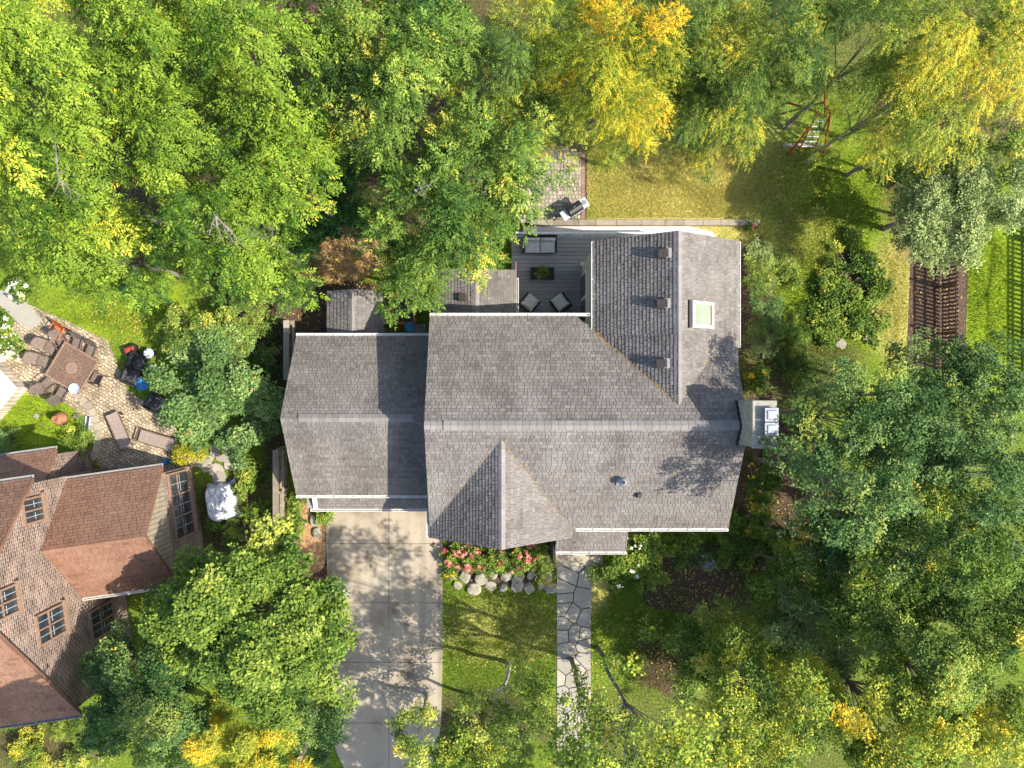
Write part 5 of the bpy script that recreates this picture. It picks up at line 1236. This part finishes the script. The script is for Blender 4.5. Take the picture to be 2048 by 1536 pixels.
SHRUBS = [ # name, label, px, py, r, h, species, leaf, asp, extra
 ('viburnum', 'tall blue-green shrub with red-tinged leaves beside the black loveseat', 432, 775, 130, 3.6, 'sim', LS, .78, dict(dens=1.5, ybias=.1)),
 ('viburnum', 'lower blue-green shrub between patio loungers and board fence', 470, 880, 62, 2.4, 'sim', LS, .8, dict(ybias=.15)),
 ('serviceberry', 'sparse olive shrub above the tall blue-green shrub', 425, 665, 82, 3.2, 'fine', LO, 1.5, dict(dens=.9)),
 ('boxwood', 'rounded fine green shrub above the board fence', 585, 590, 48, 2.2, 'fine', LS, 1.0, dict(dens=1.6)),
 ('serviceberry', 'olive shrub left of the rounded fine green shrub', 500, 620, 52, 2.6, 'fine', LO, .9, {}),
 ('groundcover', 'light green leafy clump beside the silver tarpaulin', 500, 955, 40, .8, 'sim', LL, .6, {}),
 ('groundcover', 'bright leafy clump between board fence and garage corner', 592, 1010, 26, .8, 'sim', LL, .45, {}),
 ('groundcover', 'yellow-green leafy clump at the lower end of the board fence', 590, 1055, 24, .7, 'sim', LL, .8, dict(ybias=.6)),
 ('groundcover', 'small bright clump under the garage gutter left of the driveway', 650, 1032, 20, .5, 'sim', LL, 1.6, {}),
 ('spirea', 'golden yellow shrub at the end of the sun loungers', 380, 905, 34, 1.2, 'fine', M['lf_yellow'], 1.0, {}),
 ('spirea', 'bright green shrub at the corner of the curved patio edging', 158, 882, 38, 1.3, 'fine', LL, 1.1, {}),
 ('spirea', 'dark green shrub at the left edge beside the brick house', 12, 880, 26, 1.2, 'fine', LS, 1.0, {}),
 ('hydrangea', 'white flowering shrub beside the stone path', 42, 580, 26, 1.1, 'sim', LG, 1.1, dict(flowers=M['lf_white'], nfl=90, fsize=.09)),
 ('hydrangea', 'white flowering shrub at the left edge beside the dining patio', 10, 680, 40, 1.2, 'sim', LG, .6, dict(flowers=M['lf_white'], nfl=120, fsize=.09)),
 ('rose_bush', 'pink rose bush at the driveway corner of the front gable bed', 908, 1112, 27, .9, 'sim', LL, 1.0, dict(flowers=M['lf_pink'], nfl=60)),
 ('rose_bush', 'pink rose bush second from the driveway in the gable bed', 945, 1118, 28, 1.0, 'sim', LL, 1.0, dict(flowers=M['lf_pink'], nfl=50)),
 ('rose_bush', 'mostly green rose bush under the gable peak', 990, 1122, 30, .9, 'sim', LL, 1.0, dict(flowers=M['lf_pink'], nfl=18)),
 ('rose_bush', 'pink rose bush right of the gable peak', 1035, 1122, 28, 1.0, 'sim', LL, 1.0, dict(flowers=M['lf_pink'], nfl=44)),
 ('rose_bush', 'pink rose bush near the porch in the gable bed', 1068, 1098, 26, 1.1, 'sim', LL, 1.0, dict(flowers=M['lf_pink'], nfl=60)),
 ('boxwood', 'dark fine shrub beside the porch step, right end of gable bed', 1088, 1135, 27, .9, 'fine', LO, .9, {}),
 ('daylily', 'yellow flowering clump at the driveway above the boulders', 900, 1142, 16, .5, 'fine', LL, 1.6, dict(flowers=M['lf_gold'], nfl=40, fsize=.07)),
 ('hydrangea', 'lush green shrub with white blooms right of the porch step', 1238, 1128, 50, 1.2, 'sim', LL, 1.0, dict(flowers=M['lf_white'], nfl=22, fsize=.1)),
 ('hydrangea', 'green shrub with a few white blooms under the front gutter', 1290, 1098, 50, 1.1, 'sim', LL, 1.3, dict(flowers=M['lf_white'], nfl=12, fsize=.1)),
 ('hydrangea', 'green shrub in the front bed below the one under the gutter', 1300, 1150, 36, .9, 'sim', LL, 1.2, {}),
 ('hydrangea', 'green shrub along the front wall left of the house corner', 1368, 1095, 46, 1.0, 'sim', LL, 1.3, {}),
 ('aster', 'lilac flowering clump on the mulch of the front bed', 1415, 1120, 26, .7, 'fine', LS, 1.3, dict(flowers=M['lf_purple'], nfl=70, fsize=.07)),
 ('hydrangea', 'dark green shrub at the front right corner of the house', 1470, 1090, 52, 1.3, 'sim', LL, 1.2, {}),
 ('hydrangea', 'green shrub with gold tips right of the house corner', 1508, 1035, 54, 1.6, 'sim', LG, .8, dict(flowers=M['lf_gold'], nfl=24, fsize=.09)),
 ('hydrangea', 'green shrub beside the side wall below the chimney', 1520, 960, 50, 1.6, 'sim', LG, .7, dict(flowers=M['lf_gold'], nfl=10, fsize=.09)),
 ('hydrangea', 'loose green shrub at the edge of the right mulch, below the front corner', 1560, 1110, 40, 1.0, 'fine', LG, 1.0, {}),
 ('hosta', 'low green clump with yellow blooms just above the chimney', 1515, 755, 30, .9, 'sim', LG, 1.0, dict(flowers=M['lf_gold'], nfl=16, fsize=.1)),
 ('spirea', 'olive shrub along the right side of the wing, nearest the gutter', 1512, 560, 46, 1.3, 'fine', LO, .7, {}),
 ('spirea', 'blue-green shrub below the olive one along the wing', 1525, 625, 50, 1.4, 'fine', LS, .9, {}),
 ('spirea', 'pale grey-green clump along the wing, uppermost of the row', 1520, 505, 30, .8, 'fine', LGR, .8, {}),
 ('spirea', 'dusty green clump along the wing, lowest of the row', 1520, 690, 34, .8, 'fine', LGR, .9, {}),
 ('squash_vine', 'bright leafy vegetable patch, upper plant of the garden bed', 1700, 535, 62, .55, 'sim', LL, 1.1, dict(dens=1.3)),
 ('squash_vine', 'bright leafy vegetable patch, lower plant of the garden bed', 1712, 628, 66, .55, 'sim', LL, 1.0, dict(dens=1.2)),
 ('squash_vine', 'dark leafy vegetable plant at the left of the garden bed', 1650, 580, 34, .6, 'sim', LG, .5, {}),
 ('groundcover', 'yellow-green clump in the bottom left corner', 60, 1500, 46, .9, 'fine', LYG, 1.4, dict(ybias=.4)),
 ('groundcover', 'green clump under the lower eave of the brick house', 140, 1455, 34, .9, 'fine', LL, 1.3, {}),
 ('groundcover', 'olive clump at the bottom edge left of the dark teal tree', 165, 1520, 40, 1.0, 'fine', LO, 1.2, {}),
 ('groundcover', 'dark green clump at the bottom edge left of the pine', 360, 1520, 60, 1.6, 'fine', LM, 1.3, {}),
 ('groundcover', 'dark green clump beside the driveway foot under the trees', 650, 1500, 36, 1.2, 'fine', LM, .6, {}),
 ('groundcover', 'dark ivy clump between the tall shrub and the garage, upper one', 540, 720, 36, 1.0, 'sim', LM, .6, {}),
 ('groundcover', 'dark ivy clump between the tall shrub and the garage, lower one', 543, 830, 38, 1.2, 'sim', LM, .55, {}),
 ('squash_vine', 'leafy vegetable plant at the right end of the garden bed', 1750, 570, 40, .5, 'sim', LG, .7, {}),
 ('squash_vine', 'leafy vegetable plant at the lower left of the garden bed', 1655, 650, 40, .5, 'sim', LL, 1.0, {}),
 ('spirea', 'low green shrub between wing and garden bed, upper one', 1575, 545, 36, .7, 'fine', LO, .9, {}),
 ('spirea', 'low green shrub between wing and garden bed, lower one', 1585, 660, 44, .8, 'fine', LG, .9, {}),
 ('hosta', 'dark green clump above the wire fence right of the chimney', 1600, 740, 46, .8, 'fine', LG, 1.3, {}),
 ('hosta', 'dark green clump below the wire fence right of the chimney', 1600, 840, 40, .9, 'fine', LM, .9, {}),
 ('groundcover', 'green clump between silver tarpaulin and the round green tree', 455, 1062, 34, .8, 'fine', LL, 1.4, {}),
 ('groundcover', 'dark fern-like clump right of the silver tarpaulin', 505, 1035, 34, .9, 'pin', LG, 1.0, {}),
 ('geranium', 'small plant with pink flowers at the end of the timber edging', 1500, 452, 13, .4, 'fine', LG, 1.2, dict(flowers=M['lf_pink'], nfl=20, fsize=.06)),
 ('table_plant', 'bright green potted plant on the black coffee table', 1086, 546, 6, .3, 'need', LL, 1.0, dict(dens=4)),
]
for i, (nm, lb, px, py, r, h, sp_, m_, asp, kw) in enumerate(SHRUBS):
    o = shrub(nm, lb, nm.replace('_', ' '), px, py, r, h, sp_, m_, 400 + i, asp, **kw)
    if nm == 'table_plant':
        p = P(px, py, ZD + .55); o.location = (p.x, p.y, ZD + .388); del o['group']
        build('pot', MB().lathe([(.09, 0), (.13, .1), (.12, .13), (.05, .12)], n=16), M['metal_dark'], o, local=True)
# dark undergrowth in the gaps of the grove
for i, (px, py, r) in enumerate(((660, 385, 50), (640, 440, 45), (720, 440, 40), (860, 40, 45), (700, 330, 40), (300, 480, 40), (215, 230, 35), (240, 150, 30), (590, 480, 40), (480, 540, 36), (290, 575, 34), (1830, 330, 30))):
    shrub('undergrowth_bush', 'dark leafy bush in the shade between the trunks', 'bush', px, py, r * 1.25, 1.6, 'sim' if i % 2 else 'pin', LD, 600 + i, 1.0, dens=1.0, group='dark bushes under the trees', size=.35)
lbl = ['in the dark gap right of the walnut grove, upper half', 'at the left of the dark gap above the brown litter', 'at the lower right of the dark gap', 'in the narrow gap at the top centre', 'at the top right of the dark gap', 'between the walnut trees near the left lawn', 'in the left grove gap beside a bare branch', 'in the gap near the top left trees', 'just above the rust-brown leaf litter', 'above the sparse olive shrub', 'at the top of the shaded neighbour lawn', 'beside the picket fence under golden leaves']
for o, l_ in zip([o for o in C.objects if o.name.startswith('undergrowth_bush')], lbl): o['label'] = 'dark leafy bush ' + l_

# boulders edging the rose bed
def boulder(px, py, r, seed, label, group):
    rng = random.Random(seed); bm_ = MB(); n = 14; k_ = 9; vs = []; c = P(px, py, .15)
    for j in range(k_):
        ph = math.pi * j / (k_ - 1)
        for i in range(n):
            a = 2 * math.pi * i / n; v = Vector((math.cos(a) * math.sin(ph), math.sin(a) * math.sin(ph), math.cos(ph)))
            s = 1 + .35 * mnoise.noise(v * 1.3 + Vector((seed, 0, 0))) + .12 * mnoise.noise(v * 4 + Vector((0, seed, 0)))
            v = Vector((math.copysign(abs(v.x) ** .7, v.x), math.copysign(abs(v.y) ** .7, v.y), math.copysign(abs(v.z) ** .6, v.z))) * s
            vs.append((v.x * r * rng.uniform(.98, 1.02), v.y * r * .85, v.z * r * .42))
    bm_.add(vs, [(j * n + i, (j + 1) * n + i, (j + 1) * n + (i + 1) % n, j * n + (i + 1) % n) for j in range(k_ - 1) for i in range(n)])
    o = build('boulder', bm_, M['boulder'], None); o.location = (c.x, c.y, r * .3); o.rotation_euler = (0, 0, rng.uniform(0, 3))
    return tag(o, label, 'boulder', group)
NUM = ('first', 'second', 'third', 'fourth', 'fifth', 'sixth', 'seventh', 'eighth', 'ninth', 'tenth')
for i, x in enumerate((905, 930, 962, 985, 1012, 1035, 1062, 1095)):
    boulder(x, 1150 + (i % 3) * 4, .24 + .05 * ((i * 7) % 3), 20 + i, 'grey boulder below the roses, %s from the driveway in the back row' % NUM[i], 'boulders edging the rose bed')
for i, x in enumerate((915, 948, 980, 1006, 1035, 1058, 1082, 1102)):
    boulder(x, 1172 + (i % 2) * 5, .23 + .06 * ((i * 5) % 3), 50 + i, 'grey boulder at the lawn edge, %s from the driveway in the front row' % NUM[i], 'boulders edging the rose bed')
for i, (x, y, r, l_) in enumerate(((630, 1042, .3, 'pale rounded boulder at the garage corner beside the driveway'), (634, 1066, .28, 'pale flat boulder at the left edge of the driveway'), (1682, 687, .3, 'pale boulder at the lower corner of the vegetable bed'), (1730, 672, .22, 'small pale boulder right of the lower garden bed corner'), (70, 832, .14, 'small pale stone on the little lawn beside the chiminea'), (150, 832, .16, 'pale flat stone beside the curved patio edging'))):
    boulder(x, y, r, 80 + i, l_, 'loose boulders in the gardens')

# fallen leaves and grass blades: countless
def scatter(name, label, n, polys, z, size, m, seed, cat, up=False, tintf=None):
    rng = np.random.default_rng(seed); P_ = []
    tot = sum(pp[4] for pp in polys)
    for px, py, rx, ry, wgt in polys:
        k_ = int(n * wgt / tot); a = rng.uniform(0, 6.28, k_); r = np.sqrt(rng.uniform(0, 1, k_)) * (1 + .18 * np.sin(3 * a + px) + .12 * np.sin(5 * a + py)) + rng.normal(0, .13, k_); c = P(px, py, z); s = (H - z) / F
        P_.append(np.stack([c.x + rx * s * r * np.cos(a), c.y + ry * s * r * np.sin(a), np.full(k_, z) + rng.uniform(0, .02, k_)], 1))
    pos = np.concatenate(P_)
    if up:      # no grass on paving, paths and houses
        qx = pos[:, 0] * F / H + CX; qy = CY - pos[:, 1] * F / H; ok = np.ones(len(pos), bool)
        for x0, y0, x1, y1 in ((0, 296, 1174, 452), (1000, 436, 1500, 470), (850, 450, 1500, 1100), (645, 1000, 888, 1536), (1112, 1100, 1184, 1536), (880, 1060, 1112, 1168), (1816, 0, 1934, 760)): ok &= ~((qx > x0) & (qx < x1) & (qy > y0) & (qy < y1))
        pos = pos[ok]
    N_ = len(pos)
    if up:
        T = np.array([[[0, -.12, 0], [0, .12, 0], [.35, .05, .75], [.45, -.03, .8]]]); n_ = np.tile([0, 0, 1.0], (N_, 1)); d = rng.normal(0, 1, (N_, 3)); d[:, 2] = 0
    else:
        T = np.array([[[-.5, 0, 0], [0, -.32, .08], [.5, 0, .02], [0, .32, .1]]]); n_ = np.tile([0, 0, 1.0], (N_, 1)) + rng.normal(0, .25, (N_, 3)); d = rng.normal(0, 1, (N_, 3)); d[:, 2] = 0
    V, t = sprays(pos, d, n_, size * rng.uniform(.6, 1.3, N_), T, rng.uniform(0, 1, N_), rng)
    o = bpy.data.objects.new(name, leaves_mesh(name, [(V, t)], m)); C.objects.link(o); o['kind'] = 'stuff'; o['label'] = label; o['category'] = cat
    return o
scatter('fallen_leaves', 'yellow leaves scattered over brown litter and lawns', 5200, [(665, 515, 100, 55, 3), (700, 620, 120, 60, 1), (1000, 1250, 130, 90, .7), (1330, 1270, 150, 90, 1.3), (1360, 360, 190, 100, .5), (1085, 545, 40, 70, .03), (1400, 1170, 110, 60, 1), (1560, 1080, 130, 130, 1.4), (1640, 420, 120, 150, 1), (230, 590, 110, 80, 1), (270, 670, 70, 50, .5), (760, 1250, 115, 220, .7), (1200, 1400, 60, 110, .4), (1870, 600, 60, 150, .5), (1750, 1150, 250, 250, 2)], .06, .10, M['lf_fallen'], 1, 'leaves')
scatter('dry_grass', 'dry yellow grass of the back lawn', 130000, [(1345, 360, 215, 125, 7), (1560, 470, 90, 80, 1), (1785, 600, 30, 110, .5)], .0, .085, M['lf_grassd'], 2, 'grass', True)
scatter('green_grass', 'green grass of the front and side lawns', 170000, [(1000, 1290, 130, 140, 4), (1975, 590, 50, 180, 2), (1280, 1260, 110, 110, 2), (230, 600, 110, 70, 2), (1640, 400, 130, 110, 3), (85, 830, 70, 50, .6), (1600, 1130, 140, 120, 2), (1620, 620, 110, 130, 3)], .0, .085, M['lf_grassg'], 3, 'grass', True)

rng = np.random.default_rng(77); pts_ = []
def along(a, b, n, sp):
    for _ in range(n):
        t = rng.uniform(0, 1); pts_.append([a[0] + (b[0] - a[0]) * t + rng.normal(0, sp), a[1] + (b[1] - a[1]) * t + rng.normal(0, sp)])
along(vW, apex, 150, .045); along((10.7, 2.4), apex, 50, .05); along((FGX - fh + .2, YS + .2), (FGX, -2.3), 50, .03); along((FGX + fh - .2, YS + .2), (FGX, -2.3), 90, .05)
for _ in range(230): pts_.append([rng.uniform(XW, XE), rng.uniform(YS, YN)])
pz = []
for x, y in pts_:
    z = ZR - abs(y - YR) * rise / half
    if y > -1 and x > WXL: z = max(z, WZR - abs(x - WXM) * wr / wh)
    if y < -2 and abs(x - FGX) < fh: z = max(z, FGZ - abs(x - FGX) * FGR / fh)
    pz.append([x, y, z + .035])
pz = np.array(pz); n_ = len(pz); d = rng.normal(0, 1, (n_, 3)); d[:, 2] = 0
V, t = sprays(pz, d, np.tile([0, 0, 1.0], (n_, 1)) + rng.normal(0, .2, (n_, 3)), .06 * rng.uniform(.6, 1.3, n_), np.array([[[-.5, 0, 0], [0, -.32, .08], [.5, 0, .02], [0, .32, .1]]]), rng.uniform(0, .22, n_), rng)
o = bpy.data.objects.new('roof_leaf_litter', leaves_mesh('roof_leaf_litter', [(V, t)], M['lf_fallen'])); C.objects.link(o); o['kind'] = 'stuff'; o['label'] = 'brown leaf litter caught in the valleys of the grey roof'; o['category'] = 'leaves'
